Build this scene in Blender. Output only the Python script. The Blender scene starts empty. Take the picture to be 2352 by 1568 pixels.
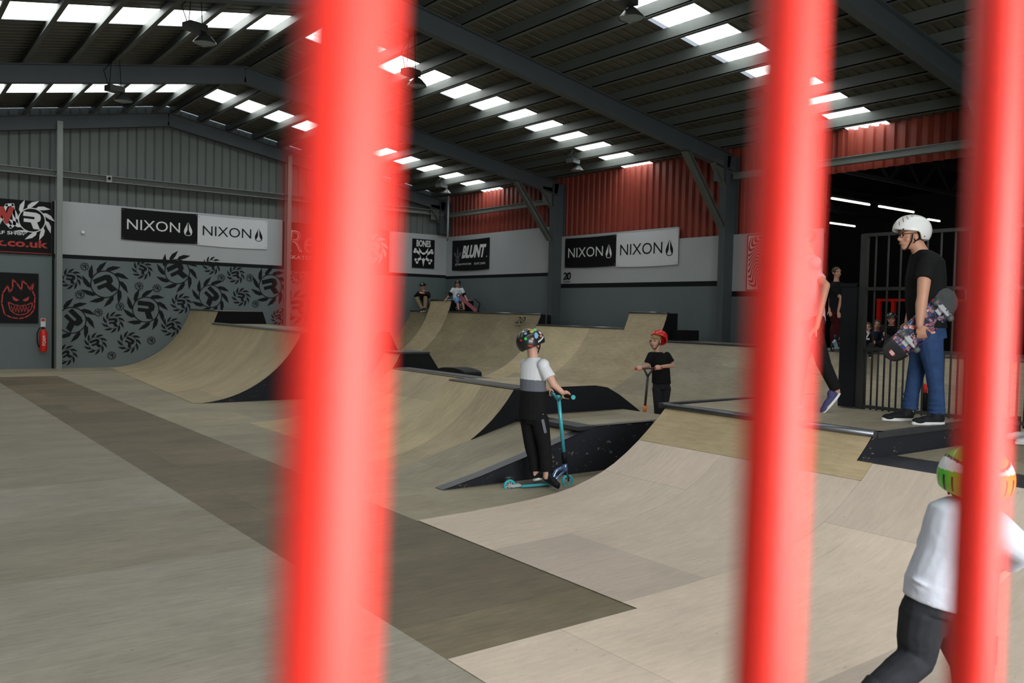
import bpy, bmesh, math, random
from mathutils import Vector, Matrix
random.seed(7)
R = math.radians
C = bpy.context.scene.collection
SC = bpy.context.scene

# ---------------------------------------------------------------- camera, light, exposure
EYE = Vector((0, 0, 1.57)); FPX = 1982.0
YAW, PIT, ROL = R(37.03), R(-1.97), R(1.304)
fw = Vector((math.sin(YAW)*math.cos(PIT), math.cos(YAW)*math.cos(PIT), math.sin(PIT)))
rt = Vector((math.cos(YAW), -math.sin(YAW), 0)); up0 = rt.cross(fw)
rt2 = rt*math.cos(ROL) + up0*math.sin(ROL); up2 = -rt*math.sin(ROL) + up0*math.cos(ROL)
camd = bpy.data.cameras.new('camera'); cam = bpy.data.objects.new('camera', camd); C.objects.link(cam)
# the photograph shows x to the right along rt2' = rt*cos + up*sin with y down; keep the same basis
dn = rt*math.sin(ROL) - up0*math.cos(ROL)
cam.matrix_world = Matrix((( rt2.x, -dn.x, -fw.x, EYE.x), (rt2.y, -dn.y, -fw.y, EYE.y), (rt2.z, -dn.z, -fw.z, EYE.z), (0, 0, 0, 1)))
camd.sensor_width = 36; camd.lens = 36*FPX/2352; camd.clip_start = 0.01; camd.clip_end = 200
camd.dof.use_dof = True; camd.dof.focus_distance = 8.5; camd.dof.aperture_fstop = camd.lens/5.4
SC.camera = cam
SC.view_settings.view_transform = 'Standard'; SC.view_settings.look = 'None'
SC.view_settings.gamma = 1; SC.view_settings.use_curve_mapping = False
SC.view_settings.exposure = 0.0
SKY_L = 4.6      # radiance of the daylit roof panels
FILL_L = 12.0     # radiance of the glowing panel added behind the camera to light the bars
w = bpy.data.worlds.new('world'); SC.world = w; w.use_nodes = True
w.node_tree.nodes['Background'].inputs[0].default_value = (0.75, 0.87, 1, 1)
w.node_tree.nodes['Background'].inputs[1].default_value = 0.6

def at(px, py, depth):      # a measured point of the place, from its bearing and its distance
    return EYE + (rt2*((px-1176)/FPX) + dn*((py-784)/FPX) + fw)*depth

# ---------------------------------------------------------------- materials
MATS = {}
def mat(name, col, rough=0.6, metal=0.0, var=0.0, scale=6.0, spec=0.5, emit=0, coat=0, bump=0.0):
    if name in MATS: return MATS[name]
    m = bpy.data.materials.new(name); m.use_nodes = True; MATS[name] = m
    nt = m.node_tree; b = nt.nodes['Principled BSDF']
    b.inputs['Roughness'].default_value = rough; b.inputs['Metallic'].default_value = metal
    b.inputs['Specular IOR Level'].default_value = spec
    b.inputs['Coat Weight'].default_value = coat
    if name.startswith(('cloth_', 'denim', 'black', 'mural', 'shoe_black', 'strap')): b.inputs['Specular IOR Level'].default_value = 0.12
    c = (*col, 1)
    if emit:
        b.inputs['Emission Color'].default_value = c; b.inputs['Emission Strength'].default_value = emit
    tc = nt.nodes.new('ShaderNodeTexCoord'); nz = nt.nodes.new('ShaderNodeTexNoise')
    nz.inputs['Scale'].default_value = scale; nz.inputs['Detail'].default_value = 5
    nt.links.new(tc.outputs['Object'], nz.inputs['Vector'])
    mx = nt.nodes.new('ShaderNodeMix'); mx.data_type = 'RGBA'
    d = var
    mx.inputs[6].default_value = (*[max(0, x*(1-d)) for x in col], 1); mx.inputs[7].default_value = (*[min(1, x*(1+d)) for x in col], 1)
    nt.links.new(nz.outputs[0], mx.inputs[0]); nt.links.new(mx.outputs[2], b.inputs['Base Color'])
    if bump:
        bp = nt.nodes.new('ShaderNodeBump'); bp.inputs['Strength'].default_value = bump; bp.inputs['Distance'].default_value = 0.01
        nt.links.new(nz.outputs[0], bp.inputs['Height']); nt.links.new(bp.outputs[0], b.inputs['Normal'])
    return m

def ply(name, c1, c2, stain=0.35, sheet=(2.44, 1.22), rough=0.55, joint=0.25, off=0.0, grain=1.0, dots=1.0):
    """plywood: sheets with their own tint, long grain, stains, scratches, screw heads.  UV in metres (u along the sheet)."""
    m = bpy.data.materials.new(name); m.use_nodes = True; MATS[name] = m
    nt = m.node_tree; N = nt.nodes; L = nt.links; b = N['Principled BSDF']
    b.inputs['Roughness'].default_value = rough; b.inputs['Specular IOR Level'].default_value = 0.35
    tc = N.new('ShaderNodeTexCoord')
    def mapping(s, rz=0, loc=(0, 0, 0)):
        mp = N.new('ShaderNodeMapping'); mp.inputs['Scale'].default_value = s; mp.inputs['Rotation'].default_value = (0, 0, rz)
        mp.inputs['Location'].default_value = loc; L.new(tc.outputs['UV'], mp.inputs['Vector']); return mp.outputs[0]
    def noise(vec, sc, det=4, ro=0.6):
        n = N.new('ShaderNodeTexNoise'); n.inputs['Scale'].default_value = sc; n.inputs['Detail'].default_value = det
        n.inputs['Roughness'].default_value = ro; L.new(vec, n.inputs['Vector']); return n.outputs[0]
    def ramp(v, a, c, lo=0., hi=1.):
        r = N.new('ShaderNodeMapRange'); r.inputs[1].default_value = a; r.inputs[2].default_value = c
        r.inputs[3].default_value = lo; r.inputs[4].default_value = hi; L.new(v, r.inputs[0]); return r.outputs[0]
    def mul(a, bb):
        x = N.new('ShaderNodeMath'); x.operation = 'MULTIPLY'; L.new(a, x.inputs[0])
        if isinstance(bb, float): x.inputs[1].default_value = bb
        else: L.new(bb, x.inputs[1])
        return x.outputs[0]
    br = N.new('ShaderNodeTexBrick'); br.offset = 0.5
    br.inputs['Color1'].default_value = (0.78, 0.78, 0.78, 1); br.inputs['Color2'].default_value = (1.12, 1.10, 1.06, 1)
    br.inputs['Mortar'].default_value = (1-joint,)*3+(1,)
    br.inputs['Scale'].default_value = 1; br.inputs['Mortar Size'].default_value = 0.004; br.inputs['Bias'].default_value = 0.0
    br.inputs['Brick Width'].default_value = sheet[0]; br.inputs['Row Height'].default_value = sheet[1]
    L.new(mapping((1, 1, 1), 0, (off, off*0.37, 0)), br.inputs['Vector'])
    g = noise(mapping((1.0, 6*grain, 1)), 5.0, 8, 0.72)                 # grain runs along u
    st = noise(mapping((0.7, 1.3, 1)), 1.5, 7, 0.68)
    fig = noise(mapping((1.5, 5, 1)), 2.0, 3)
    base = N.new('ShaderNodeMix'); base.data_type = 'RGBA'
    base.inputs[6].default_value = (*c2, 1); base.inputs[7].default_value = (*c1, 1)
    ad = N.new('ShaderNodeMath'); ad.operation = 'ADD'; L.new(ramp(g, 0.36, 0.64, 0, 0.5), ad.inputs[0]); L.new(ramp(st, 0.36, 0.64, 0, 0.5), ad.inputs[1])
    L.new(ad.outputs[0], base.inputs[0])
    m1 = N.new('ShaderNodeMix'); m1.data_type = 'RGBA'; m1.blend_type = 'MULTIPLY'; m1.inputs[0].default_value = 1
    L.new(base.outputs[2], m1.inputs[6]); L.new(br.outputs[0], m1.inputs[7])
    # wheel scuffs: thin stretched dark and pale streaks
    sc = noise(mapping((0.9, 26, 1), 0.35), 1.6, 2, 0.5); sc2 = noise(mapping((0.8, 30, 1), -0.5, (3, 1, 0)), 1.9, 2, 0.5)
    dark = ramp(sc, 0.69, 0.74, 0, stain); pale = ramp(sc2, 0.71, 0.76, 0, stain*0.8)
    m2 = N.new('ShaderNodeMix'); m2.data_type = 'RGBA'; L.new(dark, m2.inputs[0]); L.new(m1.outputs[2], m2.inputs[6])
    m2.inputs[7].default_value = (*[x*0.45 for x in c2], 1)
    m3 = N.new('ShaderNodeMix'); m3.data_type = 'RGBA'; L.new(pale, m3.inputs[0]); L.new(m2.outputs[2], m3.inputs[6])
    m3.inputs[7].default_value = (*[min(1, x*1.25) for x in c1], 1)
    fk = noise(mapping((2.2, 9, 1), 0.06, (5, 2, 0)), 6.5, 3, 0.6)
    mf = N.new('ShaderNodeMix'); mf.data_type = 'RGBA'; L.new(ramp(fk, 0.64, 0.72, 0, stain*1.3), mf.inputs[0]); L.new(m3.outputs[2], mf.inputs[6])
    mf.inputs[7].default_value = (*[x*0.5 for x in c2], 1); m3 = mf
    # knots and screw heads
    vo = N.new('ShaderNodeTexVoronoi'); vo.inputs['Scale'].default_value = 3.4; L.new(mapping((1, 1.7, 1)), vo.inputs['Vector'])
    dt = ramp(vo.outputs['Distance'], 0.012, 0.035, 0.7*dots, 0)
    m4 = N.new('ShaderNodeMix'); m4.data_type = 'RGBA'; L.new(dt, m4.inputs[0]); L.new(m3.outputs[2], m4.inputs[6])
    m4.inputs[7].default_value = (*[x*0.25 for x in c2], 1)
    L.new(m4.outputs[2], b.inputs['Base Color'])
    bp = N.new('ShaderNodeBump'); bp.inputs['Strength'].default_value = 0.12; bp.inputs['Distance'].default_value = 0.004
    L.new(fig, bp.inputs['Height']); L.new(bp.outputs[0], b.inputs['Normal'])
    return m

def scuffed(name, col, chip, amount=0.62, rough=0.55):
    m = bpy.data.materials.new(name); m.use_nodes = True; MATS[name] = m
    nt = m.node_tree; N = nt.nodes; L = nt.links; b = N['Principled BSDF']; b.inputs['Roughness'].default_value = rough
    b.inputs['Specular IOR Level'].default_value = 0.15
    tc = N.new('ShaderNodeTexCoord'); mp = N.new('ShaderNodeMapping'); mp.inputs['Scale'].default_value = (1, 1, 2.2)
    L.new(tc.outputs['Object'], mp.inputs[0])
    n = N.new('ShaderNodeTexNoise'); n.inputs['Scale'].default_value = 9; n.inputs['Detail'].default_value = 8; n.inputs['Roughness'].default_value = 0.75
    L.new(mp.outputs[0], n.inputs['Vector'])
    r = N.new('ShaderNodeMapRange'); r.inputs[1].default_value = amount; r.inputs[2].default_value = amount+0.04; L.new(n.outputs[0], r.inputs[0])
    x = N.new('ShaderNodeMix'); x.data_type = 'RGBA'; x.inputs[6].default_value = (*col, 1); x.inputs[7].default_value = (*chip, 1)
    L.new(r.outputs[0], x.inputs[0]); L.new(x.outputs[2], b.inputs['Base Color']); return m

ply('ply_floor', (0.49, 0.45, 0.37), (0.30, 0.27, 0.215), 0.4, (40, 40), off=20)
ply('ply_floor_dark', (0.40, 0.36, 0.285), (0.24, 0.21, 0.16), 0.4, (40, 40), off=17)
ply('ply_brown', (0.23, 0.19, 0.125), (0.12, 0.096, 0.062), 0.35, (2.44, 1.22), joint=0.3)
ply('ply_pale', (0.71, 0.59, 0.50), (0.53, 0.445, 0.375), 0.3, (2.44, 1.22), joint=0.2, off=0.9)
ply('ply_tan', (0.60, 0.48, 0.30), (0.40, 0.31, 0.18), 0.2, (1.22, 2.44), joint=0.3)
ply('ply_grey', (0.44, 0.39, 0.29), (0.26, 0.225, 0.16), 0.3, (2.44, 1.22), off=1.7)
ply('ply_olive', (0.38, 0.32, 0.205), (0.20, 0.165, 0.10), 0.3, (1.22, 2.44), off=0.3)
ply('ply_light', (0.58, 0.48, 0.31), (0.35, 0.285, 0.18), 0.22, (2.44, 4), off=0.2)
scuffed('black_ply', (0.012, 0.013, 0.016), (0.30, 0.28, 0.24), 0.735)
scuffed('black_worn', (0.022, 0.023, 0.03), (0.42, 0.37, 0.28), 0.615)
mat('steel_ledge', (0.11, 0.115, 0.13), 0.38, 0.75, 0.35, 5)
mat('coping_steel', (0.16, 0.17, 0.19), 0.32, 0.85, 0.2, 8)
mat('frame_grey', (0.065, 0.080, 0.090), 0.55, 0, 0.12, 3)
mat('purlin_grey', (0.10, 0.112, 0.105), 0.5, 0, 0.1, 4)
mat('roof_sheet', (0.075, 0.072, 0.052), 0.5, 0, 0.25, 2)
mat('clad_grey', (0.115, 0.135, 0.13), 0.55, 0, 0.12, 1.5)
mat('clad_red', (0.27, 0.045, 0.028), 0.5, 0, 0.18, 2)
mat('wall_paint', (0.13, 0.165, 0.172), 0.6, 0, 0.10, 1.2)
mat('wall_white', (0.43, 0.455, 0.48), 0.5, 0, 0.07, 1.6)
mat('mural_black', (0.012, 0.014, 0.015), 0.6)
mat('black', (0.009, 0.009, 0.010), 0.5)
mat('black_matt', (0.010, 0.010, 0.012), 0.85)
mat('white_vinyl', (0.66, 0.68, 0.72), 0.45, 0, 0.05, 2)
mat('white', (0.75, 0.76, 0.78), 0.5)
mat('sign_red', (0.45, 0.03, 0.022), 0.5)
mat('red_paint', (0.70, 0.02, 0.012), 0.4)
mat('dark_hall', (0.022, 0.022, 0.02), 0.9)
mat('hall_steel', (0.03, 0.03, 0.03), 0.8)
mat('lamp_steel', (0.05, 0.055, 0.055), 0.4, 0.3)
mat('lamp_glass', (0.25, 0.28, 0.28), 0.2)
mat('tube_glow', (1, 0.93, 0.88), 0.5, emit=6)
mat('white_pipe', (0.35, 0.36, 0.35), 0.5)
mat('galv', (0.22, 0.24, 0.23), 0.45, 0.2, 0.1, 3)
mat('bar_red', (0.84, 0.034, 0.022), 0.45, 0, 0.03, 30, spec=0.5, coat=0.0)

def glow(name, strength):
    m = bpy.data.materials.new(name); m.use_nodes = True; MATS[name] = m
    b = m.node_tree.nodes['Principled BSDF']; b.inputs['Base Color'].default_value = (0.7, 0.75, 0.72, 1)
    b.inputs['Emission Color'].default_value = (0.97, 1.0, 0.98, 1); b.inputs['Emission Strength'].default_value = strength
    return m
glow('skylight_sheet', SKY_L); glow('window_sheet', FILL_L)

# ---------------------------------------------------------------- mesh helpers
class MB:
    def __init__(s): s.v = []; s.f = []; s.m = []; s.uv = []; s.smooth = []
    def face(s, pts, mi=0, uv=None, smooth=False):
        i = len(s.v); s.v += [tuple(p) for p in pts]; s.f.append(list(range(i, i+len(pts)))); s.m.append(mi)
        s.uv.append(uv or [(p[0], p[1]) for p in pts]); s.smooth.append(smooth); return s
    def box(s, a, b, mi=0):
        x0, y0, z0 = [min(a[i], b[i]) for i in range(3)]; x1, y1, z1 = [max(a[i], b[i]) for i in range(3)]
        P = [(x0,y0,z0),(x1,y0,z0),(x1,y1,z0),(x0,y1,z0),(x0,y0,z1),(x1,y0,z1),(x1,y1,z1),(x0,y1,z1)]
        for q in ((0,3,2,1),(4,5,6,7),(0,1,5,4),(1,2,6,5),(2,3,7,6),(3,0,4,7)): s.face([P[k] for k in q], mi)
        return s
    def bar(s, p0, p1, w, h, up=(0, 0, 1), mi=0):     # rectangular bar between two points
        p0, p1 = Vector(p0), Vector(p1); d = (p1-p0).normalized(); u = Vector(up); sd = d.cross(u)
        if sd.length < 1e-4: sd = d.cross(Vector((1, 0, 0)))
        sd.normalize(); u = sd.cross(d); P = []
        for p in (p0, p1):
            for a, b in ((-1,-1),(1,-1),(1,1),(-1,1)): P.append(p+sd*a*w/2+u*b*h/2)
        for q in ((0,1,2,3),(7,6,5,4),(0,4,5,1),(1,5,6,2),(2,6,7,3),(3,7,4,0)): s.face([P[k] for k in q], mi)
        return s
    def tube(s, pts, r, n=10, mi=0, r2=None, caps=True):
        pts = [Vector(p) for p in pts]; rings = []; m = len(pts)
        pu = None
        for i, p in enumerate(pts):
            d = (pts[min(i+1, m-1)]-pts[max(i-1, 0)]).normalized()
            a = d.cross(Vector((0, 0, 1))) if abs(d.z) < 0.95 else d.cross(Vector((1, 0, 0)))
            if pu is not None:
                a2 = pu - d*pu.dot(d)
                if a2.length > 1e-3: a = a2
            a.normalize(); pu = a; b = d.cross(a)
            rr = r if r2 is None else r+(r2-r)*i/(m-1)
            if isinstance(r, (list, tuple)): rr = r[i]
            rings.append([p+a*math.cos(2*math.pi*k/n)*rr+b*math.sin(2*math.pi*k/n)*rr for k in range(n)])
        for i in range(m-1):
            for k in range(n): s.face([rings[i][k], rings[i][(k+1)%n], rings[i+1][(k+1)%n], rings[i+1][k]][::-1], mi, smooth=True)
        if caps: s.face(rings[0], mi); s.face(rings[-1][::-1], mi)
        return s
    def poly(s, pts, n, t, mi=0):       # a flat plate: outline pts, thickness t along n
        n = Vector(n); A = [Vector(p) for p in pts]; B = [p+n*t for p in A]
        s.face(B, mi); s.face(A[::-1], mi); k = len(A)
        for i in range(k): s.face([A[i], A[(i+1)%k], B[(i+1)%k], B[i]], mi)
        return s
    def build(s, name, mats, parent=None, merge=True, loc=None):
        me = bpy.data.meshes.new(name); me.from_pydata(s.v, [], s.f)
        if not isinstance(mats, (list, tuple)): mats = [mats]
        for x in mats: me.materials.append(MATS[x] if isinstance(x, str) else x)
        ul = me.uv_layers.new(name='UVMap'); k = 0
        for p, mi, uv, sm in zip(me.polygons, s.m, s.uv, s.smooth):
            p.material_index = mi; p.use_smooth = sm
            for j in range(len(p.vertices)): ul.data[p.loop_start+j].uv = uv[j]
        if merge:
            bm = bmesh.new(); bm.from_mesh(me); bmesh.ops.remove_doubles(bm, verts=bm.verts, dist=1e-5)
            bmesh.ops.recalc_face_normals(bm, faces=bm.faces); bm.to_mesh(me); bm.free()
        o = bpy.data.objects.new(name, me); C.objects.link(o)
        if parent: o.parent = parent
        return o

def tag(o, label, cat, group=None):
    o['label'] = label; o['category'] = cat
    if group: o['group'] = group
    return o
def struct(o): o['kind'] = 'structure'; return o
def thing(name, label, cat, loc=(0, 0, 0), rz=0, group=None):
    o = bpy.data.objects.new(name, None); C.objects.link(o); o.location = loc; o.rotation_euler = (0, 0, rz); o.empty_display_size = 0.1
    return tag(o, label, cat, group)
def reloc(root):       # children were built in world coordinates: shift them into the root's frame
    bpy.context.view_layer.update()
    inv = root.matrix_basis.inverted()
    for ch in root.children:
        if ch.data and ch.matrix_basis == Matrix.Identity(4):
            ch.data.transform(inv)
            for g in ch.children:
                if g.data and g.matrix_basis == Matrix.Identity(4): g.data.transform(inv)

# flat artwork on a plane: origin o, right u, up v, outward n
class Art:
    def __init__(s, o, u, n, v=(0, 0, 1)): s.o, s.u, s.v, s.n = Vector(o), Vector(u), Vector(v), Vector(n); s.mb = MB(); s.lift = 0.004; s.lo = None
    def p(s, x, y, l=None): return s.o+s.u*x+s.v*y+s.n*(s.lift if l is None else l)
    def poly(s, pts, mi=0):
        if s.lo is not None and max(x for x, y in pts) <= s.lo: return s
        s.mb.face([s.p(x if s.lo is None else max(x, s.lo), y) for x, y in pts], mi); return s
    def rect(s, x0, y0, x1, y1, mi=0): return s.poly([(x0, y0), (x1, y0), (x1, y1), (x0, y1)], mi)
    def disc(s, cx, cy, r, mi=0, n=20, ry=None): return s.poly([(cx+r*math.cos(2*math.pi*k/n), cy+(ry or r)*math.sin(2*math.pi*k/n)) for k in range(n)], mi)
    def ring(s, cx, cy, r0, r1, mi=0, n=28):
        for k in range(n):
            a, b = 2*math.pi*k/n, 2*math.pi*(k+1)/n
            s.poly([(cx+r0*math.cos(a), cy+r0*math.sin(a)), (cx+r1*math.cos(a), cy+r1*math.sin(a)), (cx+r1*math.cos(b), cy+r1*math.sin(b)), (cx+r0*math.cos(b), cy+r0*math.sin(b))], mi)
    def line(s, pts, w, mi=0):
        for (x0, y0), (x1, y1) in zip(pts[:-1], pts[1:]):
            d = math.hypot(x1-x0, y1-y0) or 1; nx, ny = -(y1-y0)/d*w/2, (x1-x0)/d*w/2
            s.poly([(x0-nx, y0-ny), (x1-nx, y1-ny), (x1+nx, y1+ny), (x0+nx, y0+ny)], mi); s.disc(x1, y1, w/2, mi, 8)
    def text(s, t, x0, y0, x1, y1, mi=0, shear=0.0, bold=0.0):     # lettering fitted into a box
        cu = bpy.data.curves.new('lettering', 'FONT'); cu.body = t; cu.shear = shear; cu.offset = bold; cu.resolution_u = 3
        ob = bpy.data.objects.new('lettering', cu); C.objects.link(ob); bpy.context.view_layer.update()
        me = bpy.data.meshes.new_from_object(ob.evaluated_get(bpy.context.evaluated_depsgraph_get()))
        V = [v.co.copy() for v in me.vertices]; ax = min(v.x for v in V); bx = max(v.x for v in V); ay = min(v.y for v in V); by = max(v.y for v in V)
        for p in me.polygons:
            s.poly([(x0+(V[i].x-ax)/(bx-ax)*(x1-x0), y0+(V[i].y-ay)/(by-ay)*(y1-y0)) for i in p.vertices], mi)
        bpy.data.objects.remove(ob); bpy.data.meshes.remove(me); bpy.data.curves.remove(cu)
    def saw(s, cx, cy, r, rot=0, mi=0, n=10, hand=-1):       # round saw-blade emblem with a block R in it
        s.ring(cx, cy, r*0.61, r*0.66, mi)
        for k in range(n):
            a = 2*math.pi*k/n+rot*0.5
            def q(rad, ang): return (cx+r*rad*math.cos(a+hand*ang), cy+r*rad*math.sin(a+hand*ang))
            s.poly([q(0.66, -0.06), q(0.67, 0.24), q(0.84, 0.47), q(1.10, 0.60), q(0.95, 0.28), q(0.80, 0.04)], mi)
        c, t = math.cos(rot), math.sin(rot)
        P = [(-.45,.45),(.2,.45),(.4,.36),(.45,.2),(.42,.0),(.27,-.1),(.44,-.5),(.1,-.5),(-.05,-.14),(-.42,-.14),(-.42,.06),(.1,.06),(.14,.12),(.1,.2),(-.47,.2)]
        s.poly([(cx+0.92*r*(x*c-y*t), cy+0.92*r*(x*t+y*c)) for x, y in P], mi)
    def drop(s, cx, cy, w, h, mi=0):
        L = [(0, .5), (-.10, .36), (-.26, .12), (-.40, -.08), (-.44, -.26), (-.36, -.42), (-.30, -.46), (-.06, -.12), (-.06, .30)]
        for sg in (1, -1): s.poly([(cx+sg*(x)*w-sg*0.02*w, cy+y*h) for x, y in L], mi)
        B = [(-.20, -.47), (0, -.18), (.20, -.47), (.12, -.5), (-.12, -.5)]
        s.line([(cx-.36*w, cy-.44*h), (cx-.15*w, cy-.52*h), (cx+.15*w, cy-.52*h), (cx+.36*w, cy-.44*h)], w*0.07, mi)
    def build(s, name, mats, parent): return s.mb.build(name, mats, parent, merge=False)
# ---------------------------------------------------------------- the hall
XL, XB, YA, YF = -2.35, 14.5, 22.65, -3.0
XR, ZR, SL = 6.1, 6.5, 0.173
def zroof(x): return ZR-SL*abs(x-XR)
STRIPS = [(-2.9, -2.1), (2.6, 3.5), (8.3, 9.2), (14.0, 14.97), (19.8, 20.78)]

fl = MB()
def quad(mb, x0, y0, x1, y1, z, mi, rot=False):
    P = [(x0, y0, z), (x1, y0, z), (x1, y1, z), (x0, y1, z)]
    mb.face(P, mi, [((p[1], p[0]) if rot else (p[0], p[1])) for p in P])
for y0_, y1_, m_ in ((YF, 5.42, 0), (5.42, 6.95, 4), (6.95, 8.2, 0), (8.2, 10.4, 4), (10.4, 12.9, 4), (12.9, YA, 4)): quad(fl, XL, y0_, 2.1, y1_, 0, m_)
quad(fl, 2.1, 10.33, 2.1, 10.33, 0, 1) if False else None; quad(fl, 2.1, 3.21, 3.3, 20.3, 0, 1); quad(fl, 2.1, YF, 3.3, 3.21, 0, 2)
quad(fl, 2.1, 20.3, 3.3, YA, 0, 3); quad(fl, 3.3, YF, XB, 5.49, 0, 3); quad(fl, 3.3, 5.49, XB, YA, 0, 3)
struct(fl.build('floor', ['ply_floor', 'ply_brown', 'ply_pale', 'ply_grey', 'ply_floor_dark']))
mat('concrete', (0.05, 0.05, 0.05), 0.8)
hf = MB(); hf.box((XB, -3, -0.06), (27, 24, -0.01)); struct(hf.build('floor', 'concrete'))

def clad(mb, o, u, n, L, ztop, z0, mi, per=0.2, dep=0.03, flat=0.12):
    """vertical profiled sheet along u from o; ztop(s) gives its top"""
    o, u, n = Vector(o), Vector(u), Vector(n); s = 0.0; pts = []
    while s < L-1e-6:
        for ds, d in ((0, 0), (flat, 0), (flat+0.02, -dep), (per-0.02, -dep), (per, 0)):
            if s+ds <= L+1e-6: pts.append((s+ds, d))
        s += per
    for (a, da), (b, db) in zip(pts[:-1], pts[1:]):
        if b-a < 1e-6: continue
        A, B = o+u*a+n*da, o+u*b+n*db
        mb.face([(A.x, A.y, z0), (B.x, B.y, z0), (B.x, B.y, ztop(b)), (A.x, A.y, ztop(a))], mi)

# back gable wall: profiled sheeting above, painted boards below
wb = MB()
clad(wb, (XL, YA-0.02, 0), (1, 0, 0), (0, -1, 0), XB-XL, lambda s: zroof(XL+s), 2.5, 0, per=0.21, dep=0.025, flat=0.165)
def board(mb, x0, x1, z0, z1, mi, y=YA-0.06): mb.box((x0, y, z0), (x1, YA-0.03, z1), mi)
board(wb, XL, 3.55, 0, 2.62, 1); board(wb, 3.6, 9.22, 0, 2.585, 1); board(wb, 3.6, 9.22, 2.585, 2.68, 3); board(wb, 3.6, 9.14, 2.68, 3.92, 2)
board(wb, 9.22, XB, 0, 2.56, 1); board(wb, 12.3, XB, 2.56, 2.65, 3); board(wb, 12.43, XB, 2.65, 3.86, 2); board(wb, 9.18, 12.43, 2.56, 3.88, 3, YA-0.05)
board(wb, 3.55, 3.6, 0, 3.9, 4)  # black strip painting in the shadow of the gap beside the post
wall_back = struct(wb.build('wall_back', ['clad_grey', 'wall_paint', 'wall_white', 'mural_black', 'black']))

# right-hand wall
wr = MB()
def rboard(y0, y1, z0, z1, mi): wr.box((XB-0.08, y0, z0), (XB-0.04, y1, z1), mi)
def rclad(y0, y1, z0, mi=0): clad(wr, (XB-0.01, y1, 0), (0, -1, 0), (-1, 0, 0), y1-y0, lambda s: zroof(XB)+0.03, z0, mi, per=0.2, dep=0.045, flat=0.10)
OPY0, OPY1, OPZ = -1.0, 9.5, 4.28
rclad(17.1, YA, 3.7); rclad(OPY1, 17.1, 3.2); rclad(OPY0, OPY1, OPZ); rclad(YF, OPY0, 0)
rboard(17.1, YA-.03, 0, 2.53, 1); rboard(17.1, YA-.03, 2.53, 2.62, 3); rboard(17.1, YA-.03, 2.62, 3.82, 2)
rboard(11.6, 17.1, 0, 2.21, 1); rboard(11.6, 17.1, 2.21, 2.32, 3); rboard(11.6, 13.1, 2.32, 3.27, 2); rboard(13.1, 17.1, 2.32, 3.53, 2)
rboard(OPY1, 11.6, 0, 1.99, 1); rboard(OPY1, 11.6, 1.99, 2.10, 3); rboard(OPY1, 11.6, 2.10, 3.27, 2)
wall_right = struct(wr.build('wall_right', ['clad_red', 'wall_paint', 'wall_white', 'mural_black']))

# left-hand wall and the wall behind the viewer, with an added glowing fill panel
wl = MB(); clad(wl, (XL, YF, 0), (0, 1, 0), (1, 0, 0), YA-YF, lambda s: zroof(XL), 0, 0); struct(wl.build('wall_left', ['clad_grey']))
wf = MB()
WX0, WX1, WZ0, WZ1 = -0.6, 4.2, 0.4, 3.6
clad(wf, (XL, YF, 0), (1, 0, 0), (0, 1, 0), WX0-XL, lambda s: zroof(XL+s), 0, 0)
clad(wf, (WX1, YF, 0), (1, 0, 0), (0, 1, 0), XB-WX1, lambda s: zroof(WX1+s), 0, 0)
clad(wf, (WX0, YF, 0), (1, 0, 0), (0, 1, 0), WX1-WX0, lambda s: zroof(WX0+s), WZ1, 0)
clad(wf, (WX0, YF, 0), (1, 0, 0), (0, 1, 0), WX1-WX0, lambda s: WZ0, 0, 0)
struct(wf.build('wall_front', ['clad_grey']))
wd = MB(); n = 7
for i in range(n):
    x0 = WX0+(WX1-WX0)*i/n; wd.box((x0+0.03, YF-0.02, WZ0), (x0+(WX1-WX0)/n-0.03, YF-0.01, WZ1), 0)
    wd.box((x0-0.03, YF-0.03, WZ0), (x0+0.03, YF+0.03, WZ1), 1)
struct(wd.build('window_1', ['window_sheet', 'frame_grey']))  # unseen framed panel, added to brighten the railing and foreground

# roof: profiled sheets with translucent strips
def roof_sheet(mb, y0, y1, side, mi, x_in=0.0, per=0.2):
    s = y0; P = []
    while s < y1-1e-6:
        for d, h in ((0, 0), (0.13, 0), (0.145, 0.03), (0.185, 0.03), (0.2, 0)):
            if s+d <= y1+1e-6: P.append((s+d, h))
        s += per
    xi = XR+side*x_in; xo = XB+0.1 if side > 0 else XL-0.1
    for (a, ha), (b, hb) in zip(P[:-1], P[1:]):
        if b-a < 1e-6: continue
        mb.face([(xi, a, zroof(xi)+ha), (xi, b, zroof(xi)+hb), (xo, b, zroof(xo)+hb), (xo, a, zroof(xo)+ha)], mi)
rf = MB(); edges = [YF]+[y for s in STRIPS for y in s]+[YA]
for k in range(0, len(edges), 2):
    for side in (1, -1): roof_sheet(rf, edges[k], edges[k+1], side, 0)
for a, b in STRIPS: rf.box((XR-0.3, a, ZR-0.06), (XR+0.3, b, ZR+0.02))
struct(rf.build('ceiling', ['roof_sheet']))
nw = 2
for a, b in STRIPS:
    for side in (1, -1):
        g = MB(); roof_sheet(g, a, b, side, 0, 0.3); struct(g.build('window_%d' % nw, ['skylight_sheet'])); nw += 1

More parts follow.
